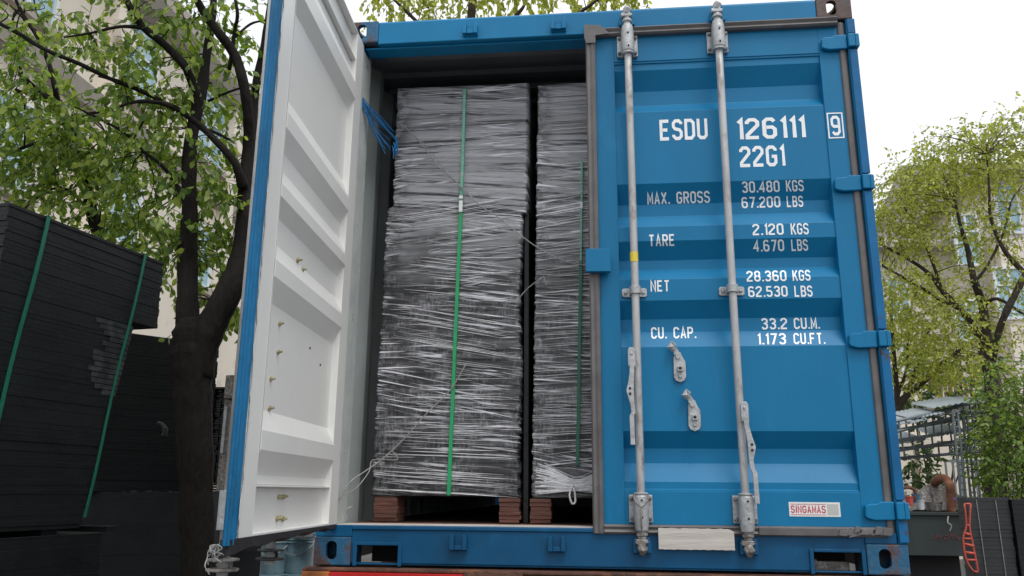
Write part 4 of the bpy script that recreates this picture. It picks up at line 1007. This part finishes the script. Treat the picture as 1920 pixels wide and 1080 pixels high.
def make_tree(name, label, base, limbs, clusters, seed, leaf, mts, nper=9, splen=.3, droop=.6, twig=.0022, group=None, connect=True):
    t = thing(name, label, 'tree', base, group)
    b = MB(); nodes = []
    for L in limbs: nodes += px_limb(b, L)
    P, D, S, T = sprays(clusters, seed, leaf, nper, splen, droop)
    r = random.Random(seed+1)
    if connect and nodes:
        NA = np.array([n[:] for n in nodes])
        for c, rx, ry, rz, cnt in clusters:
            for _ in range(max(1, min(6, cnt//7))):
                e = c+Vector((r.uniform(-1,1)*rx*.8, r.uniform(-1,1)*ry*.8, r.uniform(-1,1)*rz*.8)); k = int(np.argmin(((NA-np.array(e[:]))**2).sum(1)+r.random()*.05)); a = nodes[k]
                dd = e-a
                if dd.length > 2.6: continue
                pts = [a, a+dd*.35+Vector((r.uniform(-.06,.06), r.uniform(-.06,.06), .10*dd.length)), a+dd*.7+Vector((r.uniform(-.08,.08), r.uniform(-.08,.08), .08*dd.length)), e]
                w_ = min(.012, .004+.006*dd.length); b.tube(smooth_path(pts, 4), [w_*(1-.06*i) for i in range(13)], 6)
    b.build('trunk', mts[0], t, smooth=True)
    tb = MB()
    for pts in T: tb.tube(pts[::2], twig, 3, cap=False)
    tb.build('twigs', mts[0], t)
    leaves_mesh(P, D, S, 'crown', mts[1], t, seed)
    return t
def cl(px, py, y, rpx, rpy, cnt, ry=.5):
    s = (y-CAM.y)/FPX*1.0; return (at(px, py, y), rpx*s, ry, rpy*s, cnt)
Yt = 2.0
base = at(372, 1080, Yt); base.z = 0
trunkA = [(380,1500,Yt,78),(372,1080,Yt,60),(368,900,Yt,62),(362,760,Yt,68),(360,700,Yt,75),(360,660,Yt,78),(358,630,Yt,72),(356,600,Yt,50)]
limbsA = [trunkA,
 [(356,690,Yt,60),(352,610,Yt,46),(352,540,Yt,40),(352,470,Yt,38),(356,400,Yt-.05,32),(354,330,Yt-.1,30),(360,250,Yt-.1,26),(378,170,Yt-.1,24),(388,100,Yt,18),(398,30,Yt,16),(405,-60,Yt,12)],
 [(362,240,Yt-.1,22),(368,190,Yt-.15,20),(350,130,Yt-.3,18),(310,85,Yt-.4,17),(268,50,Yt-.5,16),(240,5,Yt-.6,14),(215,-60,Yt-.6,11)],
 [(268,52,Yt-.5,10),(225,50,Yt-.6,7),(170,62,Yt-.7,5),(120,70,Yt-.8,4)],
 [(366,710,Yt,64),(378,655,Yt,64),(402,600,Yt,58),(430,545,Yt,52),(455,480,Yt+.05,46),(464,410,Yt+.05,44),(462,345,Yt+.1,36),(466,280,Yt+.1,24),(466,220,Yt,22),(455,150,Yt-.1,22),(438,100,Yt-.1,21),(405,55,Yt-.2,19),(380,20,Yt-.2,17),(350,-40,Yt-.3,14)],
 [(464,390,Yt+.1,26),(476,300,Yt+.2,22),(474,215,Yt+.3,20),(482,150,Yt+.3,17),(492,100,Yt+.3,15),(505,20,Yt+.3,13),(515,-60,Yt+.3,10)],
 [(456,350,Yt,24),(440,305,Yt-.1,16),(412,272,Yt-.15,15),(380,240,Yt-.2,14),(345,213,Yt-.3,13),(310,195,Yt-.4,11),(262,190,Yt-.5,8),(225,200,Yt-.6,4)],
 [(330,205,Yt-.3,11),(285,180,Yt-.4,10),(240,160,Yt-.5,10),(200,145,Yt-.6,9),(150,120,Yt-.7,9),(100,100,Yt-.8,9),(65,82,Yt-.8,10),(30,60,Yt-.8,9),(-30,30,Yt-.8,8)],
 [(342,370,Yt-.1,12),(330,345,Yt-.1,9),(303,310,Yt-.2,8),(270,285,Yt-.2,7),(235,250,Yt-.3,6),(190,225,Yt-.3,5),(140,200,Yt-.4,3)],
 [(430,130,Yt-.1,8),(440,60,Yt-.1,8),(445,20,Yt-.2,7),(430,-40,Yt-.2,5)],
 [(440,70,Yt-.1,6),(470,45,Yt,5),(498,38,Yt,4)],
 [(390,190,Yt,6),(430,172,Yt,5),(470,160,Yt,4)],
 [(350,240,Yt,7),(395,245,Yt,6),(440,268,Yt+.1,5)],
 [(275,215,Yt-.4,5),(262,240,Yt-.4,4),(250,262,Yt-.4,3)],
]
clA = [cl(260,190,1.6,50,34,31), cl(300,150,1.7,60,35,22), cl(330,40,1.7,70,45,40), cl(390,20,2.0,60,40,28), cl(470,20,2.1,40,30,11), cl(480,80,2.1,25,25,5,.3),
 cl(420,170,2.2,40,55,22), cl(400,200,2.4,45,50,22), cl(300,270,2.0,70,45,31), cl(370,275,1.8,35,30,18), cl(400,340,2.2,45,50,28), cl(425,390,2.2,35,50,31), cl(380,440,2.0,40,40,22),
 cl(250,330,2.0,60,50,28), cl(280,400,2.3,50,55,31), cl(300,450,2.4,50,35,22), cl(190,120,1.5,60,35,13), cl(230,100,1.6,40,60,11), cl(150,60,1.5,80,50,18), cl(60,30,1.4,80,50,18), cl(420,590,2.6,30,45,37,.3), cl(440,500,2.6,25,60,22,.3), cl(330,520,2.6,22,60,13,.3), cl(215,30,1.7,60,35,11),cl(350,140,2.3,60,60,15), cl(400,480,2.8,40,60,22)]
make_tree('camphor_tree', 'dark multi-limbed leafy tree rising between the black stacks and the open door', base, limbsA, clA, 3, .070, (M_bark, M_leafL), nper=8, splen=.30)
Y2 = 2.6; base2 = at(215, 600, Y2); base2.z = 0
limbsB = [[(60,1500,Y2,46),(90,900,Y2,34),(140,650,Y2,30),(186,540,Y2,27),(190,460,Y2,26),(172,400,Y2,24),(163,350,Y2,22),(152,300,Y2-.1,22),(140,265,Y2-.1,20),(122,225,Y2-.2,19),(108,192,Y2-.2,20)],
 [(112,200,Y2-.2,20),(95,188,Y2-.3,17),(70,170,Y2-.3,15),(50,152,Y2-.4,13),(38,135,Y2-.4,10)],
 [(108,195,Y2-.2,14),(103,165,Y2-.3,11),(92,120,Y2-.3,10),(70,70,Y2-.4,9),(45,30,Y2-.4,8),(20,-20,Y2-.5,7)],
 [(140,280,Y2-.1,10),(110,268,Y2-.2,8),(70,268,Y2-.3,7),(35,280,Y2-.4,7),(-20,298,Y2-.4,6)],
 [(90,190,Y2-.2,7),(60,180,Y2-.3,5),(30,168,Y2-.3,4)],
 [(158,385,Y2,8),(130,357,Y2-.1,6),(95,355,Y2-.1,5),(70,372,Y2-.2,4),(40,395,Y2-.2,3)],
 [(125,235,Y2-.1,8),(160,215,Y2,7),(205,208,Y2,6)]]
clB = [cl(20,160,3.6,60,60,18,.4), cl(90,60,3.6,90,60,17,.4), cl(60,290,3.6,90,60,23,.4), cl(220,330,3.8,70,60,17,.4), cl(290,430,4.0,60,50,20,.4), cl(60,230,2.2,75,55,62), cl(30,330,2.4,50,60,46), cl(110,320,2.3,60,45,43), cl(180,300,2.4,60,50,51), cl(190,250,2.2,55,35,36), cl(40,130,2.0,60,50,28), cl(110,240,2.0,70,35,39), cl(10,60,2.0,50,60,17), cl(200,390,2.5,50,35,28), cl(130,380,2.5,50,25,17), cl(250,440,2.6,50,30,25), cl(90,170,2.6,60,40,17)]
make_tree('camphor_tree', 'slanting leafy tree behind the near strapped stack at the far left', base2, limbsB, clB, 13, .070, (M_bark, M_leafL), nper=8, splen=.30)
# tree behind the container, crown showing over the roof
b3 = Vector((-.5, 11, 0)); Y3 = 10
q = [[(900,700,Y3,30),(890,300,Y3,26),(880,100,Y3,20),(900,-100,Y3,14),(950,-250,Y3,8)], [(885,150,Y3,12),(960,40,Y3,9),(985,5,Y3,6),(1000,-60,Y3,4)], [(880,160,Y3,12),(800,60,Y3,9),(740,0,Y3,6),(700,-50,Y3,4)], [(890,200,Y3,12),(1020,70,Y3,9),(1120,0,Y3,6),(1170,-60,Y3,4)]]
cl3 = [cl(760,-5,Y3,70,28,64,1.2), cl(860,-8,Y3,70,32,76,1.2), cl(960,-14,Y3,60,26,45,1.2), cl(1050,-14,Y3,50,24,34,1.2), cl(1140,-6,Y3,60,28,76,1.2), cl(900,-120,Y3,260,90,228,1.6), cl(1190,-2,Y3,18,14,11,.5), cl(715,8,Y3,25,18,17,.5)]
make_tree('leafy_tree', 'yellow-green tree behind the container, its crown just above the roof', b3, q, cl3, 17, .12, (M_barkl, M_leafR), nper=8, splen=.42, droop=.9)
# right-hand trees
Yr = 10
limbsR = [[(1868,1180,Yr,40),(1866,900,Yr,34),(1862,730,Yr,28),(1856,690,Yr,24),(1850,630,Yr,18),(1841,568,Yr,14),(1826,524,Yr-.3,12),(1815,470,Yr-.3,9),(1800,420,Yr-.4,6),(1790,370,Yr-.4,4)],
 [(1858,700,Yr,18),(1845,670,Yr,14),(1830,620,Yr+.2,12),(1798,577,Yr+.2,11),(1767,546,Yr+.3,9),(1745,516,Yr+.3,8),(1710,490,Yr+.3,6),(1654,459,Yr+.4,4)],
 [(1800,580,Yr+.2,7),(1760,560,Yr+.1,6),(1724,537,Yr,5),(1654,498,Yr,4)],
 [(1858,680,Yr,14),(1880,600,Yr-.4,12),(1925,511,Yr-.5,12)],[(1925,515,Yr-.5,10),(1885,472,Yr-.5,8),(1858,411,Yr-.5,6),(1855,355,Yr-.6,4),(1850,290,Yr-.6,3)],
 [(1843,575,Yr,7),(1870,560,Yr-.2,6),(1920,590,Yr-.3,5)],[(1767,546,Yr+.3,6),(1740,470,Yr+.3,5),(1715,420,Yr+.3,4),(1690,380,Yr+.3,3)],
 [(1826,530,Yr-.3,6),(1850,500,Yr-.4,5),(1880,440,Yr-.4,4),(1895,380,Yr-.4,3)]]
clR = [cl(1662,400,Yr,30,45,88,1.0), cl(1695,345,Yr,40,35,88,1.0), cl(1745,290,Yr,45,30,57,1.0), cl(1690,395,Yr,55,50,153,1.2), cl(1740,340,Yr,50,55,145,1.2), cl(1790,300,Yr,45,50,133,1.2), cl(1850,285,Yr,50,50,153,1.2), cl(1905,250,Yr,45,55,133,1.2), cl(1900,330,Yr,50,50,122,1.2), cl(1820,370,Yr,55,45,91,1.2),
 cl(1670,470,Yr,40,55,109,1.), cl(1740,440,Yr,45,45,59,1.), cl(1800,450,Yr,60,50,78,1.), cl(1890,430,Yr,50,50,71,1.), cl(1680,560,Yr,50,50,109,1.), cl(1760,600,Yr,60,40,102,1.), cl(1830,560,Yr,50,60,66,1.), cl(1900,520,Yr,40,60,59,1.), cl(1790,660,Yr,60,35,102,1.), cl(1900,620,Yr,40,50,66,1.)]
bR = at(1866, 900, Yr); bR.z = 0
make_tree('leafy_tree', 'pale green spreading tree right of the container, trunk above the bush', bR, limbsR, clR, 21, .066, (M_barkl, M_leafR), nper=8, splen=.42, droop=.5)
Yq = 12
limbsQ = [[(1668,1180,Yq,30),(1668,1000,Yq,24),(1672,860,Yq,20),(1676,800,Yq,18),(1684,768,Yq,16),(1700,742,Yq,12),(1740,708,Yq,9),(1780,670,Yq,8),(1830,640,Yq,5)],
 [(1682,775,Yq,12),(1682,740,Yq,10),(1678,690,Yq,8),(1674,640,Yq,7),(1670,580,Yq,5)],[(1695,748,Yq,8),(1715,700,Yq+.3,7),(1730,650,Yq+.3,6),(1750,600,Yq+.3,4)],[(1684,740,Yq,6),(1700,690,Yq,5),(1702,640,Yq,4),(1710,570,Yq,3)]]
clQ = [cl(1680,640,Yq,50,50,125,1.), cl(1700,700,Yq,50,40,112,1.), cl(1750,640,Yq,60,50,125,1.), cl(1690,560,Yq,50,50,106,1.), cl(1800,700,Yq,50,30,80,1.), cl(1740,540,Yq,50,40,62,1.)]
bQ = at(1672, 900, Yq); bQ.z = 0
make_tree('leafy_tree', 'thin forked tree close against the right edge of the container', bQ, limbsQ, clQ, 25, .075, (M_barkl, M_leafR), nper=8, splen=.42, droop=.4)
# bushes
def bush(label, base, clusters, seed, leaf, mt, name='leafy_bush', cat='bush'):
    t = thing(name, label, cat, base); P, D, S, T = sprays(clusters, seed, leaf, 9, .36, .2)
    tb = MB()
    for pts in T: tb.tube(pts[::3], .004, 4, cap=False)
    for c, *_r in clusters[:6]:
        if _r[2] > .3: tb.tube([(base[0]+rnd.uniform(-.1,.1), base[1], base[2]), (c.x*.5+base[0]*.5, base[1], c.z*.5+base[2]*.5), c], [.03,.02,.008], 6)
    tb.build('stems', M_barkl, t); leaves_mesh(P, D, S, 'foliage', mt, t, seed); return t
bb = at(1890, 950, 8.4); bb.z = 0
bush('dense bright green bush above the black sheets at the right edge', bb, [cl(1905,880,8.4,42,60,150,.8), cl(1915,790,8.4,40,60,150,.8), cl(1880,800,8.3,26,40,60,.5), cl(1920,700,8.4,30,40,70,.7), cl(1900,735,8.4,34,30,60,.7), cl(1882,870,8.2,22,50,60,.5), cl(1915,960,8.4,40,60,60,.8)], 33, .068, M_leafB)
bb = at(1740, 800, 15); bb.z = 0
bush('dark evergreen shrub behind the steel rack and the thin tree', bb, [cl(1715,760,15,30,50,60,1.2), cl(1830,790,14,40,80,90,1.2), cl(1800,700,15,70,30,60,1.2), cl(1725,880,13,12,50,40,.4)], 35, .12, M_leafD)

# far wood beyond the yard: one mass nobody could count
r = random.Random(77); cw = []
for i in range(70):
    x = -40+110*i/70; 
    if -24 < x < -5: continue
    cw.append((Vector((x, 55+r.uniform(-3,3), r.uniform(2.0,3.4))), 1.6, 1.5, r.uniform(1.6,2.4), 34))
P, D, S_, T_ = sprays(cw, 78, .42, 6, 1.2, .4)
fw = leaves_mesh(P, D, S_, 'distant_wood', M_leafD, None, 79); fw['kind'] = 'stuff'; fw['label'] = 'distant line of dark green trees beyond the yard'; fw['category'] = 'wood'

# ================================================================== BUILDINGS
def window_x(par, x, y0, y1, z0, z1, nm=2, hm=.6):
    s = .07; b = MB()
    b.box(x-.02, x+.06, y0, y1, z0, z0+s); b.box(x-.02, x+.06, y0, y1, z1-s, z1); b.box(x-.02, x+.06, y0, y0+s, z0+s+.0005, z1-s-.0005); b.box(x-.02, x+.06, y1-s, y1, z0+s+.0005, z1-s-.0005)
    for k in range(1, nm): yc = y0+(y1-y0)*k/nm; b.box(x-.015, x+.05, yc-.03, yc+.03, z0+s+.001, z1-s-.001)
    zc = z0+(z1-z0)*hm; b.box(x-.012, x+.045, y0+s+.001, y1-s-.001, zc-.025, zc+.025)
    f = b.build('window', M_frame, par); b = MB(); b.box(x-.01, x+.005, y0+s*.5, y1-s*.5, z0+s*.5, z1-s*.5); b.build('pane', M_glass, f); return f
BX = -8.0
LB = thing('cream_building', 'cream four storey building with blue glazed windows behind the left trees', 'building', (BX-4, 10, 0))
b = MB(); b.box(BX-9, BX, -3, 16.6, 0, 11.4); b.build('wall', M_cream, LB)
b = MB(); b.prism([(BX+.0005, 11.0), (BX+.30, 11.15), (BX+.45, 11.4), (BX+.45, 11.75), (BX-9, 11.75), (BX-9, 11.4005), (BX+.0005, 11.4005)], -3.2, 16.9, 'y'); b.build('cornice', M_creamd, LB)
b = MB(); b.prism([(BX+.0005, 2.7), (BX+.18, 2.75), (BX+.22, 2.95), (BX+.0005, 3.0)], -3, 16.6, 'y'); b.prism([(BX+.0005, 8.25), (BX+.18, 8.3), (BX+.26, 8.65), (BX+.0005, 8.7)], -3, 16.6, 'y'); b.build('string_course', M_creamd, LB)
for fz, hh in ((.6, 1.8), (3.35, 1.7), (6.2, 1.5), (9.2, 1.7)):
    y_ = .35
    while y_ < 15.5:
        window_x(LB, BX, y_, y_+1.35, fz, fz+hh, 2)
        b = MB(); b.box(BX+.0005, BX+.16, y_-.12, y_+1.47, fz-.14, fz-.003); b.build('window_sill', M_creamd, LB)
        y_ += 3.2
# pilasters
for y_ in (4.35, 9.45, 14.55):
    b = MB(); b.box(BX+.0004, BX+.25, y_, y_+.35, 0, 11.0); b.prism([(y_-.15, 10.2), (y_+.5, 10.2), (y_+.42, 9.9), (y_+.35, 9.8), (y_, 9.8), (y_-.07, 9.9)], BX+.2505, BX+.4, 'x'); b.build('pilaster', M_cream, LB)
# second block further on
FB = thing('cream_building', 'pale lower wing with a long window row seen between trunk and open door', 'building', (-12, 28, 0))
b = MB(); b.box(-22, -8.2, 22, 34, 0, 9.0); b.build('wall', M_cream, FB); b = MB(); b.box(-22.2, -8.0, 21.7, 34.2, 9.0005, 9.5); b.build('cornice', M_creamd, FB)
def window_y(par, y, x0, x1, z0, z1, nm=2, hm=.65):
    s = .07; b = MB()
    b.box(x0, x1, y-.06, y+.02, z0, z0+s); b.box(x0, x1, y-.06, y+.02, z1-s, z1); b.box(x0, x0+s, y-.06, y+.02, z0+s+.0005, z1-s-.0005); b.box(x1-s, x1, y-.06, y+.02, z0+s+.0005, z1-s-.0005)
    for k in range(1, nm): xc = x0+(x1-x0)*k/nm; b.box(xc-.03, xc+.03, y-.05, y+.015, z0+s+.001, z1-s-.001)
    zc = z0+(z1-z0)*hm; b.box(x0+s+.001, x1-s-.001, y-.045, y+.012, zc-.025, zc+.025)
    f = b.build('window', M_frame, par); b = MB(); b.box(x0+s*.5, x1-s*.5, y-.005, y+.01, z0+s*.5, z1-s*.5); b.build('pane', M_glass, f); return f
for x in np.arange(-15, -8.6, 2.2):
    for z in (1, 4.2, 6.6): window_y(FB, 22, x, x+1.5, z, z+1.7, 3)
# right building
RB = thing('cream_building', 'cream villa with haze-paled tiled eaves and a red-brown balcony behind the right trees', 'building', (15, 24, 0))
def rp(px, py, y=20): return at(px, py, y)
xl = rp(1655, 600).x; zt = rp(1700, 470).z
b = MB(); b.box(xl, xl+2.9, 20, 28, 0, zt); b.box(xl+2.9, xl+14, 19, 28.5, 0, rp(1850, 330, 19).z); b.build('wall', M_cream, RB)
b = MB(); zr = rp(1850, 330, 19).z
b.prism([(18.3, zr-.1), (18.3, zr+.08), (23.5, zr+2.2), (29.2, zr+.08), (29.2, zr-.1)], xl+2.3, xl+14.5, 'x'); b.prism([(19.4, zt-.05), (19.4, zt+.1), (24, zt+1.6), (28.6, zt+.1), (28.6, zt-.05)], xl-.6, xl+2.29, 'x'); b.build('roof', M_tile, RB)
for (a, c, d_, e, y_) in ((1795, 1830, 400, 500, 19), (1872, 1905, 345, 440, 19), (1872, 1915, 500, 600, 19), (1795, 1830, 560, 640, 19), (1668, 1700, 520, 600, 20), (1690, 1712, 640, 700, 20)):
    p0 = rp(a, e, y_); p1 = rp(c, d_, y_); window_y(RB, y_, p0.x, p1.x, p0.z, p1.z, 2)
b0 = rp(1742, 745, 17.5); b1 = rp(1822, 708, 17.5)
b = MB(); b.box(b0.x, b1.x, 17.4, 18.999, b0.z-.25, b0.z); b.build('balcony_slab', M_creamd, RB)
b = MB(); b.box(b0.x, b1.x, 17.42, 17.5, b1.z-.06, b1.z)
x = b0.x
while x < b1.x: b.box(x, x+.06, 17.43, 17.49, b0.z+.001, b1.z-.0605); x += .12
b.build('balcony_railing', M_railing, RB)
# porch: columns, stair
for px in (1695, 1745):
    p = rp(px, 930, 17); b = MB(); b.box(p.x-.14, p.x+.28, 17, 17.4, 0, rp(px, 818, 17).z); b.build('column', M_cream, RB)
p = rp(1680, 880, 17.6); b = MB(); b.box(p.x-.4, p.x+1.9, 17.5, 18.9, 2.9, 3.3); b.build('porch_slab', M_cream, RB)
b = MB(); s0 = rp(1690, 880, 16.6); s1_ = rp(1745, 935, 16.6)
n = 9
for i in range(n):
    x = s0.x+(s1_.x-s0.x)*i/n; z = s0.z+(s1_.z-s0.z)*i/n; b.box(x, x+(s1_.x-s0.x)/n-.001, 16.6, 17.0-.01, z-.5, z)
b.build('stair', M_cream, RB)

# ================================================================== STEEL RACK
RK = thing('steel_rack', 'tall galvanised steel frame with ladder rails and pale sheets on top, right of the container', 'steel rack', (6.3, 9, 0))
def bar(mb, a, c, w_=.02): mb.tube([a, c], w_, 4)
b = MB()
def ladder(pxa, pya, pxb, pyb, y, h, n):
    a = at(pxa, pya, y); c = at(pxb, pyb, y+1.2)
    bar(b, a, c, .022); bar(b, a-Vector((0,0,h)), c-Vector((0,0,h)), .022)
    for i in range(n+1): q = a.lerp(c, i/n); bar(b, q, q-Vector((0,0,h)), .014)
ladder(1672, 808, 1850, 778, 8.6, .16, 12); ladder(1672, 828, 1850, 800, 8.8, .14, 10); ladder(1672, 842, 1860, 828, 9.2, .14, 9); ladder(1672, 792, 1840, 752, 8.4, .14, 14)
for i in range(5):
    a = at(1672+30*i, 800-7*i, 8.5); c_2 = at(1700+30*i, 790-7*i, 10.5); bar(b, a, c_2, .02)
b.build('ladder_rails', M_steel, RK)
b = MB()
for (px, y_) in ((1790, 8.6), (1799, 8.6), (1808, 9.2), (1816, 9.2), (1826, 9.8)):
    p0 = at(px-4, 770, y_); p1 = at(px+14, 955, y_); b.tube([p0, p1, Vector((p1.x+.1, p1.y, 0))], .018, 6)
for i in range(14):
    a = at(1790+i*1.2, 775+13*i, 8.6); c_2 = at(1799+i*1.2, 775+13*i, 8.6); bar(b, a, c_2, .012)
    a = at(1809+i*1.2, 780+13*i, 9.2); c_2 = at(1817+i*1.2, 780+13*i, 9.2); bar(b, a, c_2, .012)
b.build('posts', M_steel, RK)
b = MB()
for k, (px, py, w_, y_) in enumerate(((1668,800,75,8.5),(1712,785,60,8.7),(1752,765,80,8.8),(1800,760,55,9.2),(1672,836,70,9),(1760,818,60,9.2))):
    a = at(px, py, y_); c_2 = at(px+w_, py-w_*.17, y_)
    n = 14
    for i in range(n):
        t = i/n; q = a.lerp(c_2, t); q2 = a.lerp(c_2, (i+1)/n); up = .02*(i%2)
        b.add([(q.x,q.y,q.z+up),(q2.x,q2.y,q2.z+.02-up),(q2.x+.15,q2.y+1.3,q2.z+.02-up+.20),(q.x+.15,q.y+1.3,q.z+up+.20),(q.x,q.y,q.z+up-.008),(q2.x,q2.y,q2.z+.012-up),(q2.x+.15,q2.y+1.3,q2.z+.012-up+.20),(q.x+.15,q.y+1.3,q.z+up+.192)], [(0,1,2,3),(7,6,5,4),(0,4,5,1),(1,5,6,2),(2,6,7,3),(3,7,4,0)])
b.build('roof_sheets', M_sheet, RK)
# fence behind the rack
FN = thing('metal_fence', 'low grey picket fence behind the steel rack', 'fence', (8.3, 13, 0)); b = MB()
f0_ = at(1770, 860, 13); f1_ = at(1860, 860, 13); zt_ = at(1800, 862, 13).z
b.box(f0_.x, f1_.x+1, 12.98, 13.02, zt_-.05, zt_); x = f0_.x
while x < f1_.x+1: b.box(x, x+.03, 12.985, 13.015, 0, zt_-.051); x += .13
b.build('pickets', M_steel, FN)

# ================================================================== BIN, PIPE, RIGHT STACK
BN = thing('steel_bin', 'dark green steel bin with faded red marks right of the container', 'bin', (6, 9, 0))
a = at(1660, 958, 8.0); c_2 = at(1822, 962, 8.0); zt_ = at(1740, 961, 8).z; zb_ = at(1740, 1042, 8).z
b = MB(); b.box(a.x, c_2.x, 8, 8.05, zb_, zt_); b.box(a.x, c_2.x, 9.6, 9.65, zb_, zt_); b.box(a.x, a.x+.05, 8.0505, 9.5995, zb_, zt_); b.box(c_2.x-.05, c_2.x, 8.0505, 9.5995, zb_, zt_); b.box(a.x+.05, c_2.x-.05, 8.05, 9.6, zt_-.22, zt_-.2)
b.box(a.x-.02, c_2.x+.02, 7.96, 7.9995, zt_-.035, zt_+.01); b.build('body', M_mach, BN, bevel=.006)
b = MB(); b.box(a.x+.1, c_2.x-.1, 8.3, 9.4, 0, zb_-.001); b.build('base', M_dark, BN)
b = MB()
for i, px in enumerate((1754, 1763, 1773, 1781, 1789, 1797)):
    p = at(px, 1007, 7.995); rr = random.Random(i+2)
    for k in range(4): xx = p.x+rr.uniform(-.022, .022); zz = p.z+rr.uniform(-.03, .03); (b.box(xx-.022, xx+.022, 7.994-.0005*k, 7.9995, zz-.005, zz+.005) if k%2 else b.box(xx-.005, xx+.005, 7.994-.0005*k, 7.9995, zz-.022, zz+.022))
b.build('faded_marks', M_machr, BN)
b = MB(); b.tube(smooth_path([at(1778, 968, 7.9), at(1777, 980, 7.88), at(1784, 985, 7.88), at(1781, 995, 7.9)], 3), .008, 5); b.build('white_scuff', M_creamd, BN)
# rusty pipe elbow
p = at(1786, 960, 8.4)
b = MB(); b.tube(smooth_path([at(1752, 905, 8.8), at(1762, 898, 8.6), at(1772, 898, 8.5), at(1780, 908, 8.4), at(1783, 930, 8.4), at(1784, 962, 8.4)], 4), [.062]*4+[.058]*17, 14); o = b.build('rusty_pipe', M_pipe, origin=p, smooth=True); tag(o, 'thick rusty bent pipe standing in the steel bin', 'pipe')
b = MB(); q = at(1758, 930, 8.9); r = random.Random(4)
for k in range(3): b.tube([q+Vector((-.18+.16*k, 0, -.22)), q+Vector((-.16+.16*k, .05, .02+.1*(k==1))), q+Vector((-.10+.15*k, .05, .10+.08*(k==1)))], [.20, .15, .04], 9)
o = b.build('engine_block', M_grime, origin=q); tag(o, 'dark oily lump of machinery beside the rusty pipe', 'machinery')
for i, (px, py, mt, lab, cat) in enumerate(((1700,915,M_rustd,'rusty curved handle over the left end of the steel bin','handle'),)):
    b = MB(); b.tube(smooth_path([at(1688, 935, 8.2), at(1690, 918, 8.2), at(1705, 914, 8.2), at(1716, 922, 8.2), at(1716, 940, 8.2)], 4), .022, 8); o = b.build('bent_handle', mt, origin=at(px, py, 8.2)); tag(o, lab, cat)
for i, (px, py, mt, lab) in enumerate(((1706, 940, M_redpl, 'small red tub in the steel bin'), (1727, 948, M_lid, 'small pale green-white tub in the steel bin'), (1700, 946, M_stick, 'small white tub at the left of the steel bin'), (1718, 935, M_blue, 'small blue tub in the steel bin'), (1752, 950, M_grime, 'grey wire basket in front of the machinery'))):
    q = at(px, py+8, 8.15+.1*i); b = MB(); w_ = .05 if i < 4 else .11
    b.tube([q, q+Vector((0,0,.01)), q+Vector((0,0,.10)), q+Vector((0,0,.115)), q+Vector((0,0,.12))], [w_*.8, w_*.85, w_, w_*1.1, w_*1.08], 14); o = b.build('plastic_tub', mt, origin=q); tag(o, lab, 'tub')
# right black sheets
b0 = at(1812, 940, 5.2); b1 = at(1930, 934, 5.2)
RS = thing('sheet_stack', 'upright bundle of dark grey sheets with thin strings at the bottom right', 'sheet stack', (b0.x+.25, 5.5, 0))
zt_ = at(1860, 938, 5.2).z; xm = at(1892, 950, 5.2).x
b = MB(); z = 0; r = random.Random(12)
while z < zt_-.01: b.box(b0.x+r.uniform(-.004,.004), xm+r.uniform(-.006,.006), 5.2-r.uniform(0,.004), 5.42, z, z+.037); z += .038
b.build('sheets', M_matr, RS, bevel=.002)
b = MB(); z = 0
while z < zt_-.02: b.box(xm+.012, b1.x+.3, 5.16-r.uniform(0,.003), 5.45, z, z+.05); z += .051
b.build('dark_sheets', M_mat, RS, bevel=.002)
b = MB()
for px in (1832, 1868): p = at(px, 950, 5.19); p2 = at(px+18, 1080, 5.19); b.tube([(p.x, 5.188, zt_+.001), (p2.x, 5.186, p2.z), (p2.x+.02, 5.188, .1)], .0035, 5)
b.build('string', M_string, RS)
# scraps on top
b = MB(); r = random.Random(2)
for i in range(7): x = b0.x+.06*i; b.box(x, x+.05, 5.3+.01*i, 5.5, zt_+.001, zt_+.012+.012*r.random())
o = b.build('sheet_offcuts', M_purple, origin=(b0.x, 5.4, zt_)); tag(o, 'row of bluish flat offcuts lying on top of the upright sheets', 'offcuts')
# red plastic bracket
pts_l = [(1808,945),(1812,985),(1806,1010),(1812,1050),(1826,1072)]; pts_r = [(1820,945),(1818,985),(1822,1010),(1830,1050),(1834,1072)]
RBk = thing('red_bracket', 'orange-red openwork plastic bracket hanging at the left edge of the upright sheets', 'bracket', at(1818, 1010, 5.0))
b = MB(); Yb = 5.05
for A_ in (pts_l, pts_r): b.tube(smooth_path([at(x_, y_, Yb) for x_, y_ in A_], 4), .009, 8)
for (x0_, y0_), (x1_, y1_) in zip(pts_l, pts_r): b.tube([at(x0_, y0_, Yb), at(x1_, y1_, Yb)], .010, 8)
for k in ((1809, 1020, 1826, 1024), (1811, 1036, 1828, 1038), (1809,1000,1821,1003)): b.tube([at(k[0], k[1], Yb), at(k[2], k[3], Yb)], .013, 8)
b.build('frame', M_redpl, RBk, smooth=True)

for o in bpy.data.objects:
    if '_w' in o.keys(): del o['_w']
